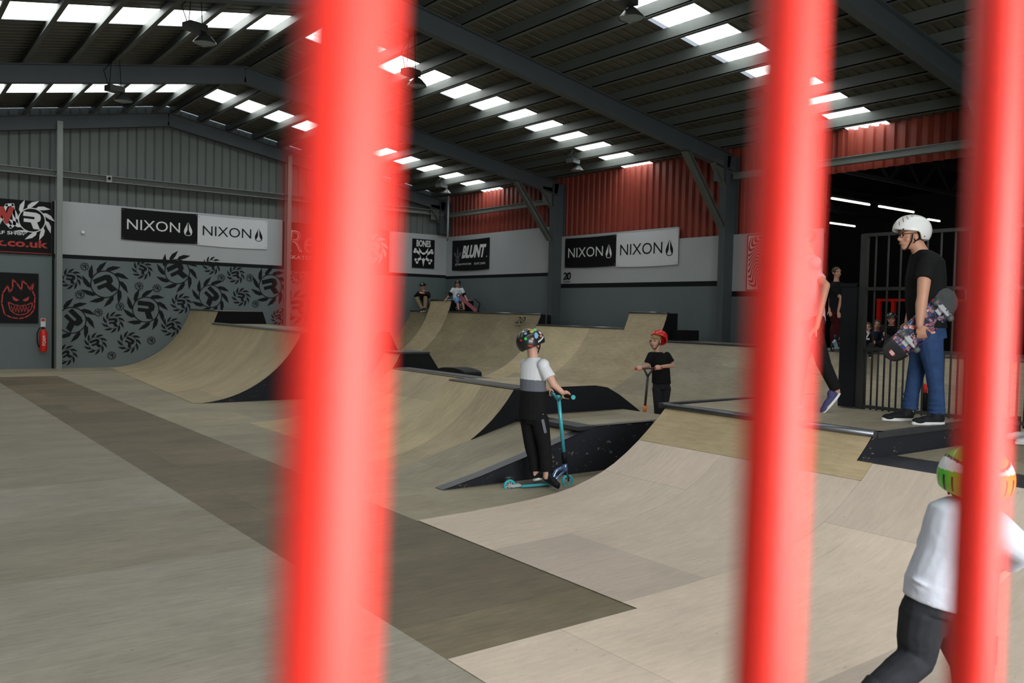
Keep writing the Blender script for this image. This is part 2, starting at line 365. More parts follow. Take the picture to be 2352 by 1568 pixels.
# purlins, eaves beams, portal frames
px = [XR+0.1+0.7*k for k in range(12)]
for i, x in enumerate([6.17+0.7*k for k in range(12)]+[5.77-0.7*k for k in range(12)]):
    m = MB(); s = 1 if x > XR else -1; z = zroof(x)-0.005; t = 0.03
    zt = lambda dx: zroof(x+dx)-0.004
    m.box((x-0.012, YF+0.02, z-0.185), (x+0.012, YA-0.03, z))                        # web
    m.box((x-0.012, YF+0.02, z-0.19), (x+0.065*s, YA-0.03, z-0.165))                 # lower flange
    o = m.build('roof_purlin', 'purlin_grey')
    side = 'right' if s > 0 else 'left'; k = i if i < 12 else i-12
    tag(o, 'grey steel purlin under the %s roof slope, number %d down from the ridge' % (side, k+1), 'purlin', 'roof purlins')

def ibeam(mb, p0, p1, h, wdt, up):
    p0, p1, up = Vector(p0), Vector(p1), Vector(up).normalized()
    mb.bar(p0+up*(h/2-0.008), p1+up*(h/2-0.008), wdt, 0.016, up); mb.bar(p0-up*(h/2-0.008), p1-up*(h/2-0.008), wdt, 0.016, up)
    mb.bar(p0, p1, 0.012, h-0.03, up)
FR = [(22.45, 'against the back gable wall'), (17.08, 'next in front of the back gable'), (11.59, 'in the middle of the hall'), (6.1, 'nearest, right of the open bay'), (0.6, 'over the viewer')]
for yf, where in FR:
    t = thing('portal_frame', 'dark grey steel portal frame %s' % where, 'steel frame', (XR, yf, 0), 0, 'portal frames')
    for s, xc in ((1, 14.25), (-1, XL+0.25)):
        m = MB(); ibeam(m, (xc, yf, 3.9 if yf > 22 else 0), (xc, yf, 4.86), 0.4, 0.16, (-s, 0, 0)); m.build('column', 'frame_grey', t)
        m = MB(); z0 = zroof(xc)-0.19-0.17
        ibeam(m, (XR, yf, ZR-0.19-0.17), (xc, yf, z0), 0.33, 0.16, (0, 0, 1)); m.build('rafter', 'frame_grey', t)
        m = MB(); xr = xc-s*0.2
        if yf < 22:
            ibeam(m, (xr-s*0.02, yf, 3.42), (xc-s*1.36, yf, zroof(xc-s*1.36)-0.19-0.33), 0.13, 0.13, (-s, 0, -0.5)); m.build('brace', 'purlin_grey', t)
        m = MB(); m.bar((xr+s*0.02, yf, 4.19), (xc-s*0.55, yf, zroof(xc-s*0.55)-0.19-0.32), 0.14, 0.02, (s, 0, 0.6))
        m.box((xr, yf-0.006, 4.3), (xr-s*0.3, yf+0.006, 4.75)); m.build('haunch', 'purlin_grey', t)
    reloc(t)
for y0, y1, lab in ((17.2, 22.4, 'horizontal grey steel rail across the red cladding in the far bay'), (6.2, 11.5, 'horizontal grey steel rail above the opening to the dark hall')):
    m = MB(); m.box((14.24, y0, 4.38), (14.36, y1, 4.5)); m.box((14.2, y0, 4.49), (14.38, y1, 4.505)); tag(m.build('wall_rail', 'galv'), lab, 'steel rail')
m = MB(); m.box((XL+.1, YA-0.24, 4.585), (XB-.3, YA-0.05, 4.60)); m.box((XL+.1, YA-0.08, 4.46), (XB-.3, YA-0.05, 4.6)); m.box((XL+.1, YA-0.24, 4.45), (XB-.3, YA-0.05, 4.465))
tag(m.build('wall_rail', 'galv'), 'long grey channel rail high across the back gable wall', 'steel rail')
for x0, x1, lab in ((3.6, 3.72, 'grey steel wind post on the back wall beside the mural'), (9.16, 9.27, 'grey steel wind post on the back wall right of the mural')):
    m = MB(); ibeam(m, ((x0+x1)/2, YA-0.26, 0), ((x0+x1)/2, YA-0.26, zroof(x0)-0.35), 0.2, x1-x0, (0, -1, 0)); tag(m.build('wind_post', 'galv'), lab, 'steel post', 'wind posts')
m = MB(); m.tube([(14.05, 21.95, 5.11), (14.05, 21.95, 3.72), (14.2, 22.2, 3.70)], 0.03)
tag(m.build('drain_pipe', 'white_pipe'), 'thin white pipe dropping in the far corner above the white boards', 'pipe')

# dark hall through the opening
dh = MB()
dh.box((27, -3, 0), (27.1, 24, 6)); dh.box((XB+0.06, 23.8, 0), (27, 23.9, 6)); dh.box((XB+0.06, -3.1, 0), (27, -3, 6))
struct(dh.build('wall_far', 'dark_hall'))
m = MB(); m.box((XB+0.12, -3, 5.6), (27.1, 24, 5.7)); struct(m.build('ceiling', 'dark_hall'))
for i, y in enumerate((2.5, 6.5, 10.5, 14.5)):
    m = MB(); m.bar((XB+.3, y, 5.3), (26.9, y, 5.3), .1, .1); m.bar((XB+.3, y, 4.7), (26.9, y, 4.7), .08, .08); x = XB+.4; k = 0
    while x < 26: m.bar((x, y, 4.7 if k % 2 else 5.3), (x+.7, y, 5.3 if k % 2 else 4.7), .05, .05); x += .7; k += 1
    tag(m.build('roof_truss', 'hall_steel'), 'dark roof truss in the unlit hall beyond the opening, %s from the opening\'s near end' % ('first', 'second', 'third', 'fourth')[i], 'truss', 'trusses of the dark hall')
for (x0, y0, x1, y1, lab) in ((16.9, 10.95, 18.4, 10.95, 'glowing strip light high in the dark hall, upper left one'), (18.8, 10.95, 20.35, 10.95, 'glowing strip light high in the dark hall, above the white helmet'),
        (21.2, 13.75, 22.4, 13.75, 'short glowing strip light lowest in the dark hall'), (22.0, 11.45, 22.6, 11.45, 'glowing strip light mostly hidden behind the white helmet'), (17.3, 7.2, 18.4, 7.2, 'glowing strip light at the right edge of the dark hall')):
    t = thing('strip_light', lab, 'light', ((x0+x1)/2, y0, 4.2), 0, 'strip lights of the dark hall')
    m = MB(); m.tube([(x0, y0, 4.2), (x1, y1, 4.2)], 0.022, 8); m.build('tube', 'tube_glow', t)
    m = MB(); m.box((x0, y0-.04, 4.225), (x1, y0+.04, 4.28)); m.build('housing', 'hall_steel', t); reloc(t)

# high bay lamps
def lamp(x, y, z, lab, rz=0.3):
    t = thing('high_bay_lamp', lab, 'lamp', (x, y, z), rz, 'hanging lamps'); zt = zroof(x)-z-.035
    m = MB(); m.box((-.16, -.1, .02), (.12, .1, .12)); m.build('ballast', 'lamp_steel', t)
    m = MB()
    for k in range(16):
        a, b = 2*math.pi*k/16, 2*math.pi*(k+1)/16
        for (r0, z0), (r1, z1) in (((.04, .02), (.09, -.02)), ((.09, -.02), (.16, -.10)), ((.16, -.10), (.165, -.12))):
            m.face([(.14+r0*math.cos(a), r0*math.sin(a), z0), (.14+r0*math.cos(b), r0*math.sin(b), z0), (.14+r1*math.cos(b), r1*math.sin(b), z1), (.14+r1*math.cos(a), r1*math.sin(a), z1)], smooth=True)
    m.build('shade', 'lamp_steel', t)
    m = MB(); m.face([(.14+.155*math.cos(2*math.pi*k/16), .155*math.sin(2*math.pi*k/16), -.11) for k in range(16)]); m.build('glass', 'lamp_glass', t)
    m = MB()
    for dx in (-.12, .1): m.tube([(dx, 0, .1), (dx*0.6, 0, zt)], 0.006, 6)
    m.tube([(-.1, .05, .1), (-.2, .05, zt*.5), (-.05, 0, zt*.8), (0, 0, zt)], 0.007, 6); m.build('cable', 'black', t)
lamp(3.78, 12.57, 5.4, 'black hanging lamp with looped cable, high at the left'); lamp(7.35, 12.7, 5.45, 'black hanging lamp below the middle row of roof lights, beside the red bar')
lamp(12.95, 15.0, 4.95, 'small dark lamp hanging over the right end of the middle roof lights'); lamp(7.6, 7.87, 5.4, 'large dark lamp at the top edge of the picture')
lamp(12.9, 20.5, 4.95, 'small dark lamp hanging over the right end of the far roof lights'); lamp(3.64, 16.75, 5.31, 'dark lamp hanging behind the left rafter')

# ---------------------------------------------------------------- ramps
def arc_prof(x0, Rr, z1, n=14, z0=0.0):
    out = []; a0 = math.acos(1-z0/Rr); a1 = math.acos(1-z1/Rr)
    for k in range(n+1):
        a = a0+(a1-a0)*k/n; out.append((x0+Rr*math.sin(a), Rr*(1-math.cos(a))))
    return out
def surf(mb, prof, y0, y1, mi=0, sk=0.0, yr=0.0, lift=0.0, swap=False):
    s = prof[0][0]; off = lambda y: sk*(y-yr)
    for (xa, za), (xb, zb) in zip(prof[:-1], prof[1:]):
        d = math.hypot(xb-xa, zb-za)
        uv = [(s, y0), (s+d, y0), (s+d, y1), (s, y1)]
        if swap: uv = [(b, a) for a, b in uv]
        mb.face([(xa+off(y0), y0, za+lift), (xb+off(y0), y0, zb+lift), (xb+off(y1), y1, zb+lift), (xa+off(y1), y1, za+lift)], mi, uv, smooth=True); s += d
def side(mb, prof, y, mi=0, sk=0.0, yr=0.0, zb=0.0):
    o = sk*(y-yr); pts = [(x+o, y, z-0.004) for x, z in prof]
    if prof[0][1] > zb+1e-4: pts = [(prof[0][0]+o, y, zb)]+pts
    pts.append((prof[-1][0]+o, y, zb)) if prof[-1][1] > zb+1e-4 else None
    if prof[0][1] <= zb+1e-4 and prof[-1][1] <= zb+1e-4: pass
    mb.face(pts, mi)

# nearest quarter pipe, right foreground (high part)
t = thing('quarter_pipe_ramp', 'pale plywood quarter pipe in the right foreground with a tan top band and flat deck', 'ramp', (4.6, 4.5, 0))
pr = [(3.3, .006), (3.8, .014), (4.2, .03), (4.45, .045), (4.65, .065), (4.83, .095), (5.0, .14), (5.15, .19), (5.3, .255), (5.45, .34), (5.6, .44)]; pt = [(5.6, .44), (5.69, .507), (5.78, .578), (5.87, .652), (5.95, .725)]
m = MB(); surf(m, pr, 3.21, 5.49); m.build('riding_surface', 'ply_pale', t)
m = MB(); surf(m, pt[:2]+[(5.745, .55)], 3.32, 5.49, swap=True, lift=0.002); surf(m, [(5.745, .55)]+pt[2:], 3.445, 5.49, swap=True, lift=0.002); o = m.build('top_band', 'ply_tan', t); o['label'] = 'darker tan plywood band'
m = MB(); full = pr+pt[1:]
side(m, full+[(8.4, 0.725)], 5.485); side(m, [(5.74, 0.55), (5.95, 0.725), (8.4, 0.725)], 3.44, zb=0.3); m.face([(8.4, 3.44, 0), (8.4, 5.62, 0), (8.4, 5.62, .725), (8.4, 3.44, .725)])
m.build('side_panel', 'black_worn', t)
m = MB(); P = [(5.94, 3.44, .735), (8.4, 3.44, .735), (8.4, 5.62, .735), (5.94, 5.49, .735)]; m.face(P, 0, [(a, b) for a, b, c in P]); m.build('deck', 'ply_grey', t)
m = MB(); m.tube([(5.935, 3.42, .735), (5.935, 5.5, .735)], .026, 12); m.box((5.95, 3.44, .736), (6.10, 5.49, .742)); m.build('coping', 'coping_steel', t)
m = MB(); m.box((6.0, 5.57, .70), (8.4, 5.64, .745)); m.build('edge_strip', 'steel_ledge', t); m = MB(); m.box((5.98, 3.42, .70), (7.4, 3.47, .742)); m.build('edge_strip', 'steel_ledge', t); reloc(t)
# low part nearer the viewer
t = thing('quarter_pipe_ramp', 'lower pale plywood quarter pipe at the right edge with a wide steel ledge', 'ramp', (4.6, 1, 0))
pl = [(2.1, .004), (3.3, .006)]+pr[1:]+[(5.69, .507), (5.745, .55)]
m = MB(); surf(m, pl, YF+.1, 3.21); surf(m, [p for p in pl if p[0] > 5.59], 3.21, 3.32); m.build('riding_surface', 'ply_pale', t)
m = MB(); m.box((5.747, YF+.1, .53), (6.22, 3.44, .556)); m.build('ledge', 'steel_ledge', t)
m = MB(); P = [(6.22, YF+.1, .55), (9, YF+.1, .55), (9, 3.43, .55), (6.22, 3.43, .55)]; m.face(P, 0, [(a, b) for a, b, c in P]); m.build('deck', 'ply_grey', t)
m = MB(); m.box((8.98, YF+.1, 0), (9, 3.43, .549)); m.build('side_panel', 'black_ply', t); reloc(t)

# low flat-topped box in the middle (D)
t = thing('funbox_ramp', 'low plywood box with grey steel edges and black side beside the scooter child', 'ramp', (5.8, 6.8, 0))
pd = [(4.04, 0.0), (4.45, .085), (4.94, .21), (5.40, .335), (5.83, .45)]; pf = [(5.83, .45), (7.2, .45)]; pe = [(7.2, .45), (7.5, .38), (8.3, .0)]
m = MB(); surf(m, pd, 6.32, 7.34); surf(m, pf, 6.32, 7.34); surf(m, pe, 6.32, 7.34); m.build('riding_surface', 'ply_grey', t)
m = MB(); side(m, pd+pf[1:]+pe[1:], 6.318); m.build('side_panel', 'black_worn', t); m = MB(); side(m, pd+pf[1:]+pe[1:], 7.345); m.build('side_panel', 'black_worn', t)
m = MB(); surf(m, pd, 6.31, 6.44, lift=.006); surf(m, pf, 6.31, 6.40, lift=.006); m.box((5.60, 6.32, .42), (5.83, 7.34, .458)); m.build('edge_strip', 'steel_ledge', t); reloc(t)
# higher box behind it (C)
t = thing('funbox_ramp', 'raised plywood bank behind the low box with a wide steel ledge and black side', 'ramp', (5.8, 8, 0))
pc = arc_prof(4.15, 1.75, .735, 12); pc2 = [(pc[-1][0], .745), (6.75, .745)]
pc3 = [(6.75, .745), (6.95, .715), (7.15, .62), (7.45, .44), (7.8, .2), (8.15, .0)]
m = MB(); surf(m, pc, 7.34, 8.66); surf(m, pc2, 7.34, 8.66); surf(m, pc3, 7.34, 8.66); m.build('riding_surface', 'ply_light', t)
m = MB(); side(m, pc+pc2[1:]+pc3[1:], 7.338); m.build('side_panel', 'black_ply', t); m = MB(); side(m, pc+pc2[1:]+pc3[1:], 8.665); m.build('side_panel', 'black_ply', t)
m = MB(); m.box((5.60, 7.34, .72), (5.88, 8.66, .752)); m.build('ledge', 'steel_ledge', t); reloc(t)
# hip with the coping line behind (B)
t = thing('hip_ramp', 'wide plywood hip with a thin steel coping behind the raised bank', 'ramp', (6, 10, 0))
pb = arc_prof(4.15, 3.75, .68, 12); pb2 = [(pb[-1][0], .69), (6.62, .69), (7.1, .58), (7.7, .3), (8.3, 0)]
m = MB(); surf(m, pb, 8.66, 11.3); surf(m, pb2, 8.66, 11.3); m.build('riding_surface', 'ply_light', t)
m = MB(); side(m, pb+pb2[1:], 11.31); m.build('side_panel', 'black_ply', t)
m = MB(); m.box((6.36, 8.7, .675), (6.60, 11.3, .70)); m.build('coping', 'steel_ledge', t)
m = MB(); P = []
for k in range(11): a = math.pi*k/10; P.append((7.0, 10.78+.38*math.cos(a), .655+.065*math.sin(a)))
P += [(7.0, 10.40, .5), (7.0, 11.16, .5)]; m.poly(P, (1, 0, 0), .3); m.build('kicker', 'black_ply', t); reloc(t)
# box farther back (A)
t = thing('funbox_ramp', 'small dark-sided box with steel top beyond the red bar', 'ramp', (7.8, 13.9, 0))
pa = arc_prof(6.35, 1.35, .79, 10); pa2 = [(pa[-1][0], .80), (8.16, .80), (8.75, 0)]
m = MB(); surf(m, pa, 13.3, 13.86); surf(m, pa2[1:], 13.3, 13.86); m.build('riding_surface', 'ply_light', t)
m = MB(); side(m, pa+pa2[1:], 13.298); m.build('side_panel', 'black_ply', t); m = MB(); side(m, pa+pa2[1:], 13.862); m.build('side_panel', 'black_ply', t)
m = MB(); m.box((pa[-1][0]-.03, 13.28, .785), (8.18, 13.87, .815)); m.build('ledge', 'steel_ledge', t); reloc(t)
m = MB()
B = [(7.6, 16.0, 0), (9.45, 16.0, 0), (9.45, 17.4, 0), (7.6, 17.4, 0)]; T = [(8.62, 16.0, 1.09), (8.84, 16.0, 1.09), (8.84, 16.6, 1.09), (8.62, 16.6, 1.09)]
for k in range(4): m.face([B[k], B[(k+1) % 4], T[(k+1) % 4], T[k]])
m.face(T); tag(m.build('wedge_block', 'black_ply'), 'black wedge block standing behind the small box', 'ramp')

# left quarter pipe on the back wall
t = thing('quarter_pipe_ramp', 'tall plywood quarter pipe against the mural wall at the left', 'ramp', (5.4, 18, 0))
SK = dict(sk=.068, yr=13.9)
q1 = [(3.32, .004), (4.2, .004)]+arc_prof(4.2, 2.0, 1.14, 18)[1:]; q2 = arc_prof(4.2, 2.0, 1.43, 6, 1.14); q3 = [(4.2+.001, .004)]+arc_prof(4.2, 2.0, 1.14, 18)[1:]
m = MB(); surf(m, q3, 13.9, YA-.085, **SK); surf(m, q2, 19.85, YA-.085, **SK); m.build('riding_surface', 'ply_light', t)
xt, xh = q3[-1][0], q2[-1][0]
m = MB(); side(m, q3+[(xt+1.0, 1.14)], 13.89, **SK); m.build('side_panel', 'black_worn', t)
m = MB(); o1 = .068*(19.85-13.9)
m.face([(xt+o1, 19.84, 1.14), (xh+o1, 19.84, 1.43), (xh+o1+1.05, 19.84, 1.43), (xh+o1+1.15, 19.84, 1.14)]); o = m.build('riser_panel', 'black_matt', t)
m = MB()
for (x0, y0, y1, z, wd_) in ((xt, 13.9, 19.85, 1.145, 1.2), (xh, 19.85, YA-.085, 1.435, 1.05)):
    oo = lambda y: .068*(y-13.9); P = [(x0+oo(y0), y0, z), (x0+wd_+oo(y0), y0, z), (x0+wd_+oo(y1), y1, z), (x0+oo(y1), y1, z)]; m.face(P, 0, [(a, b) for a, b, c in P])
    m.face([(P[1][0], y0, 0), (P[2][0], y1, 0), P[2], P[1]], 1)
m.build('deck', ['ply_grey', 'black_ply'], t)
m = MB(); m.tube([(xt, 13.88, 1.15), (xt+o1, 19.85, 1.15)], .03, 10); m.build('coping', 'galv', t)
m = MB(); m.tube([(xh+o1, 19.85, 1.44), (xh+.068*(YA-13.96), YA-.06, 1.44)], .022, 10); m.build('coping', 'coping_steel', t); reloc(t)

# long bank of quarter pipes along the right-hand wall
X0, RB = 11.0, 2.35
def qx(z): return X0+math.sqrt(2*RB*z-z*z)
SEG = [('far corner quarter pipe low beside the gable wall', 21.6, YA-.07, 1.52, 'ply_olive'), ('tall pale quarter pipe section in the far corner where a child sits', 20.5, 21.6, 1.85, 'ply_light'),
       ('brown plywood quarter pipe section right of the tall corner one', 16.35, 20.5, 1.52, 'ply_olive'), ('brown plywood quarter pipe section in front of the far column', 13.35, 16.35, 1.26, 'ply_light'),
       ('tall narrow quarter pipe extension with black side below the black and white banners', 12.25, 13.35, 1.61, 'ply_light'), ('long lower quarter pipe section behind the child in the red helmet', 2.2, 12.25, 1.04, 'ply_grey')]
for i, (lab, y0, y1, z, mt) in enumerate(SEG):
    t = thing('quarter_pipe_ramp', lab, 'ramp', (12.5, (y0+y1)/2, 0), 0, 'quarter pipes along the right wall'); p = arc_prof(X0, RB, z, 20)
    m = MB(); surf(m, p, y0, y1, swap=True); m.build('riding_surface', mt, t)
    xc = p[-1][0]
    m = MB(); P = [(xc, y0, z+.005), (14.03, y0, z+.005), (14.03, y1, z+.005), (xc, y1, z+.005)]
    if i == 4: P = [(xc, y0, z+.005), (13.54, y0, z+.005), (13.54, y1, z+.005), (xc, y1, z+.005)]; m.face([(13.54, y0, z), (13.54, y1, z), (13.54, y1, 1.04), (13.54, y0, 1.04)])
    m.face(P, 0, [(a, b) for a, b, c in P]); m.build('deck', 'ply_olive', t)
    m = MB(); m.tube([(xc, y0, z+.006), (xc, y1, z+.006)], .024, 8); m.box((xc, y0, z+.006), (xc+.1, y1, z+.012)); m.build('coping', 'coping_steel', t)
    zn = {1: 1.52, 2: 1.26, 4: 1.04}.get(i)
    if zn:
        k = [q for q in p if q[1] > zn]; a = [(qx(zn), zn)]+k; xe = {1: 14.04, 2: 13.34, 4: 13.53}[i]
        m = MB(); m.face([(x, y0-.004, zz) for x, zz in a]+[(xe, y0-.004, z+.004), (xe, y0-.004, zn)]); m.build('riser_panel', 'black_matt', t)
        if i == 1: mm = MB(); mm.box((14.03, y0, zn if i==4 else 1.52), (14.05, y1, z)); mm.build('back_panel', 'black_matt', t)
        if i == 1:
            A = Art((13.42, y0-.006, 1.55), (1, 0, 0), (0, -1, 0)); A.text('20', 0, .09, .30, .25, 0, .1, .01); A.ring(.22, .17, .05, .07, 0); A.text('YEARS', 0.02, .03, .30, .065); o = A.build('painted_number', 'white', t); o['label'] = 'white painted number 20 and the word YEARS'
            mm = MB(); mm.box((13.32, y0-.1, 1.855), (13.9, y0+.25, 1.88)); mm.build('plank', 'ply_light', t)
        if i == 2:
            pp = Vector((12.98, 0, 1.34)); A = Art((12.93, 17.1, 1.19), (0, -1, 0), (-.75, 0, .45), (.55, 0, .83)); A.lift = .03; A.text('20', 0, .1, .35, .30, 0, .1, .01); A.text('YEARS', 0.02, .0, .33, .06); o = A.build('painted_number', 'mural_black', t); o['label'] = 'black painted number 20'
    reloc(t)
m = MB(); m.box((13.3, 11.93, 1.06), (13.84, 12.23, 1.27)); tag(m.build('black_box_step', 'black_matt'), 'black box standing on the ramp deck right of the tall extension', 'box')
t0 = MB(); t0.face([(x, YA-.075, z) for x, z in arc_prof(X0, RB, 1.52, 10)]+[(14.4, YA-.075, 1.52), (14.4, YA-.075, 0)])

# ---------------------------------------------------------------- signs, banners, mural
A = Art((0, YA-.061, 0), (1, 0, 0), (0, -1, 0)); A.lift = .003; A.lo = 3.62
def wx(px_, py_):      # a mark on the gable wall from its bearing
    p = at(px_, py_, 1.0)-EYE; k = (YA-.064-EYE.y)/p.y; q = EYE+p*k; return q.x, q.z
for (u, v, r, ro) in ((232, 208, 0, 0),): pass
saws = [(790,760,165,.45),(1330,665,150,.5),(1095,950,155,-.1),(530,720,80,-.1),(1068,650,75,-.4),(635,628,33,.2),(1590,620,70,-.1),(1770,690,70,.3),(1660,712,32,0),(1875,712,32,0),
        (2030,775,145,.25),(1580,850,140,-.75),(1810,855,72,-.15),(1360,905,78,.0),(1043,775,34,-.2),(1178,790,34,.2),(600,838,36,.1),(900,927,34,-.4),(738,972,34,.3),(540,1030,160,-.8),
        (850,1045,80,.1),(1285,1080,76,.5),(718,1205,82,.4),(970,1195,84,-.5),(1135,1183,34,.1),(838,1295,34,.1),(497,1290,80,.6),(1917,908,30,.2),(2235,930,130,.1),(2230,705,62,.2),(2090,1010,60,.3)]
for u, v, r, ro in saws:
    x, z = wx(u/3.267, 420+v/3.267); rr = r/3.267/1982*(Vector((x, YA, z))-EYE).dot(fw)*0.95
    
    A.saw(x, z, rr, ro)
o = A.build('mural', 'mural_black', wall_back)

def banner(name, label, cat, o, u, n, W, H, base, group=None, sag=0.0):
    t = thing(name, label, cat, o, 0, group); m = MB(); o, u, n = Vector((0, 0, 0)), Vector(u), Vector(n); z = Vector((0, 0, 1)); N = 16
    for i in range(N):
        def e(k): s = k/N; return -sag*4*s*(1-s)
        a, b = o+u*W*i/N, o+u*W*(i+1)/N
        A_, B_ = a+z*e(i), b+z*e(i+1); C_, D_ = b+z*(H+e(i+1)*.6), a+z*(H+e(i)*.6)
        for off in (0, .01):
            m.face([A_+n*off, B_+n*off, C_+n*off, D_+n*off])
        m.face([A_, B_, B_+n*.01, A_+n*.01]); m.face([D_, C_, C_+n*.01, D_+n*.01])
    m.face([o, o+z*H, o+z*H+n*.01, o+n*.01]); q = o+u*W; m.face([q, q+z*H, q+z*H+n*.01, q+n*.01])
    m.build('sheet', base, t, merge=False); a = Art((0, 0, 0), u, n); a.lift = .013; return t, a
def nix(a, W, H, mi=0):
    a.text('NIXON', .07*W, .33*H, .76*W, .66*H, mi, 0, .0); a.drop(.87*W, .49*H, .125*W, .44*H, mi)
def nixbanner(o, u, n, W, H, dark, lab, sag=.02):
    t, a = banner('banner', lab, 'banner', o, u, n, W, H, 'black' if dark else 'white_vinyl', None, sag)
    nix(a, W, H); x = a.build('lettering', 'white' if dark else 'mural_black', t); x['label'] = ('white' if dark else 'black')+' lettering and drop emblem'
    g = Art((0, 0, 0), u, n); g.lift = .014
    for sx in (.02, .98):
        for sy in (.05, .95): g = Art((0, 0, 0), u, n); g.lift = .014; g.disc(sx*W, sy*H, .012, 0, 8); g.build('eyelet', 'galv', t)
UA, NA = (1, 0, 0), (0, -1, 0); UB, NB = (0, -1, 0), (-1, 0, 0)
nixbanner((5.05, YA-.075, 3.12), UA, NA, 1.82, .76, True, 'black banner with white lettering on the back gable wall')
nixbanner((6.87, YA-.075, 3.10), UA, NA, 1.84, .76, False, 'white banner with black lettering on the back gable wall')
nixbanner((XB-.10, 16.91, 2.73), UB, NB, 1.87, .74, True, 'black banner with white lettering on the right wall between the columns')
nixbanner((XB-.10, 15.03, 2.70), UB, NB, 1.96, .79, False, 'white banner with black lettering on the right wall between the columns')
# crossbones poster
t, a = banner('poster', 'black poster with white crossbones emblem in the far corner', 'poster', (13.2, YA-.075, 2.83), UA, NA, .78, .87, 'black')
a.text('BONES', .14, .64, .64, .84, 0, 0, .03)
for s in (1, -1):
    a.line([(.39-s*.25, .50), (.39+s*.22, .22)], .075)
    for ex, ey, dx, dy in ((.39-s*.25, .50, -s*.035, .045), (.39-s*.25, .50, -s*.06, -.02), (.39+s*.22, .22, s*.05, .02), (.39+s*.22, .22, s*.0, -.055)): a.disc(ex+dx, ey+dy, .045, 0, 12)
a.poly([(.27, .36), (.22, .62), (.34, .47), (.44, .47), (.56, .62), (.51, .36), (.43, .22), (.39, .04), (.35, .22)])
g = Art((0, 0, 0), UA, NA); g.lift = .016; g.poly([(.30, .37), (.375, .31), (.36, .28), (.30, .31)]); g.poly([(.48, .37), (.405, .31), (.42, .28), (.48, .31)])
a.build('emblem', 'white', t); g.build('emblem_eyes', 'black', t)
# leaning lettering banner
t, a = banner('banner', 'black banner with slanted white lettering beside the corner', 'banner', (XB-.10, 22.2, 2.79), UB, NB, 1.93, .90, 'black', None, .03)
a.text('BLUNT', .52, .34, 1.80, .72, 0, .35, .05); a.text('@THEBLUNTSCOOTERS', .18, .13, 1.04, .20, 0, 0, .01); a.text('BLUNT_SNAPS', 1.2, .13, 1.76, .20, 0, 0, .01); a.disc(1.82, .36, .02)
a.build('lettering', 'white', t); mat('dim_grey', (.10, .11, .12), .5)
g = Art((0, 0, 0), UB, NB); g.lift = .013
for s in (-1, 1):
    g.poly([(.30, .72), (.30+s*.05, .5), (.30, .42)]); g.poly([(.30, .40), (.30+s*.18, .56), (.30+s*.20, .48), (.30, .30)]); g.poly([(.30, .28), (.30+s*.12, .36), (.30+s*.1, .28), (.30, .18)])
g.build('emblem', 'dim_grey', t)
# black sign at far left, emblem and shop lettering
t, a = banner('sign_board', 'black sign board with saw emblem and red lettering at the far left', 'sign', (.2, YA-.09, 2.64), UA, NA, 3.33, 1.22, 'black')
a.saw(2.93, .78, .43, -.05, 0); a.text('SURF SHOP', 2.05, .42, 2.82, .50, 0, 0, .02)
a.line([(2.05, .62), (2.28, .66), (2.42, 1.08), (2.55, 1.10), (2.58, .66), (2.5, .58), (2.38, .72), (2.28, .98), (2.18, .98)], .06)
a.build('emblem', 'white', t); g = Art((0, 0, 0), UA, NA); g.lift = .017; g.text('park.co.uk', 1.72, .10, 3.26, .33, 0, 0, .03); g.text('W', 2.08, .66, 2.58, 1.04, 0, .0, .08)
g.rect(0, .02, 3.33, .035); g.build('lettering', 'sign_red', t)
# flame-face sign
t, a = banner('sign_board', 'black board with a red flaming face emblem at the far left', 'sign', (2.1, YA-.09, 1.05), UA, NA, 1.17, 1.15, 'black')
F = [(.50,.20),(.44,.45),(.46,.68),(.56,.85),(.60,.70),(.66,.80),(.66,1.0),(.74,.92),(.84,.76),(.86,.98),(.96,.88),(1.02,.76),(1.04,.86),(1.09,.92),(1.06,.76),(1.12,.62),(1.11,.45),(1.10,.32),(1.02,.20),(.90,.13),(.78,.11),(.64,.13),(.54,.18),(.50,.20)]
a.line([(x*.98+.0, y) for x, y in F], .028); a.line([(.56, .48), (.60, .30), (.70, .21), (.80, .19), (.92, .22), (1.02, .33), (1.05, .48), (.92, .42), (.80, .40), (.68, .42), (.56, .48)], .022)
for k in range(6): x = .62+.06*k; a.line([(x, .40), (x+.03, .24+.01*abs(k-2)), (x+.06, .40)], .012)
a.poly([(.64, .62), (.78, .53), (.72, .50), (.66, .53)]); a.poly([(.98, .62), (.84, .53), (.90, .50), (.96, .53)])
a.build('emblem', 'sign_red', t)
# wide black banner behind the first bar
t, a = banner('banner', 'wide black banner with outlined lettering and saw emblem, mostly behind the thick red bar', 'banner', (9.30, YA-.09, 2.66), UA, NA, 3.1, 1.2, 'black')
a.text('Re', .02, .42, .75, 1.0, 0, .1, .0); a.text('SKATEPARK', .02, .22, 1.1, .32, 0, 0, .01); a.saw(2.62, .66, .42, 0, 0); a.build('lettering', 'white', t)
g = Art((0, 0, 0), UA, NA); g.lift = .015; g.text('Re', .06, .45, .71, .97, 0, .1, -.02); g.build('letter_fill', 'sign_red', t)
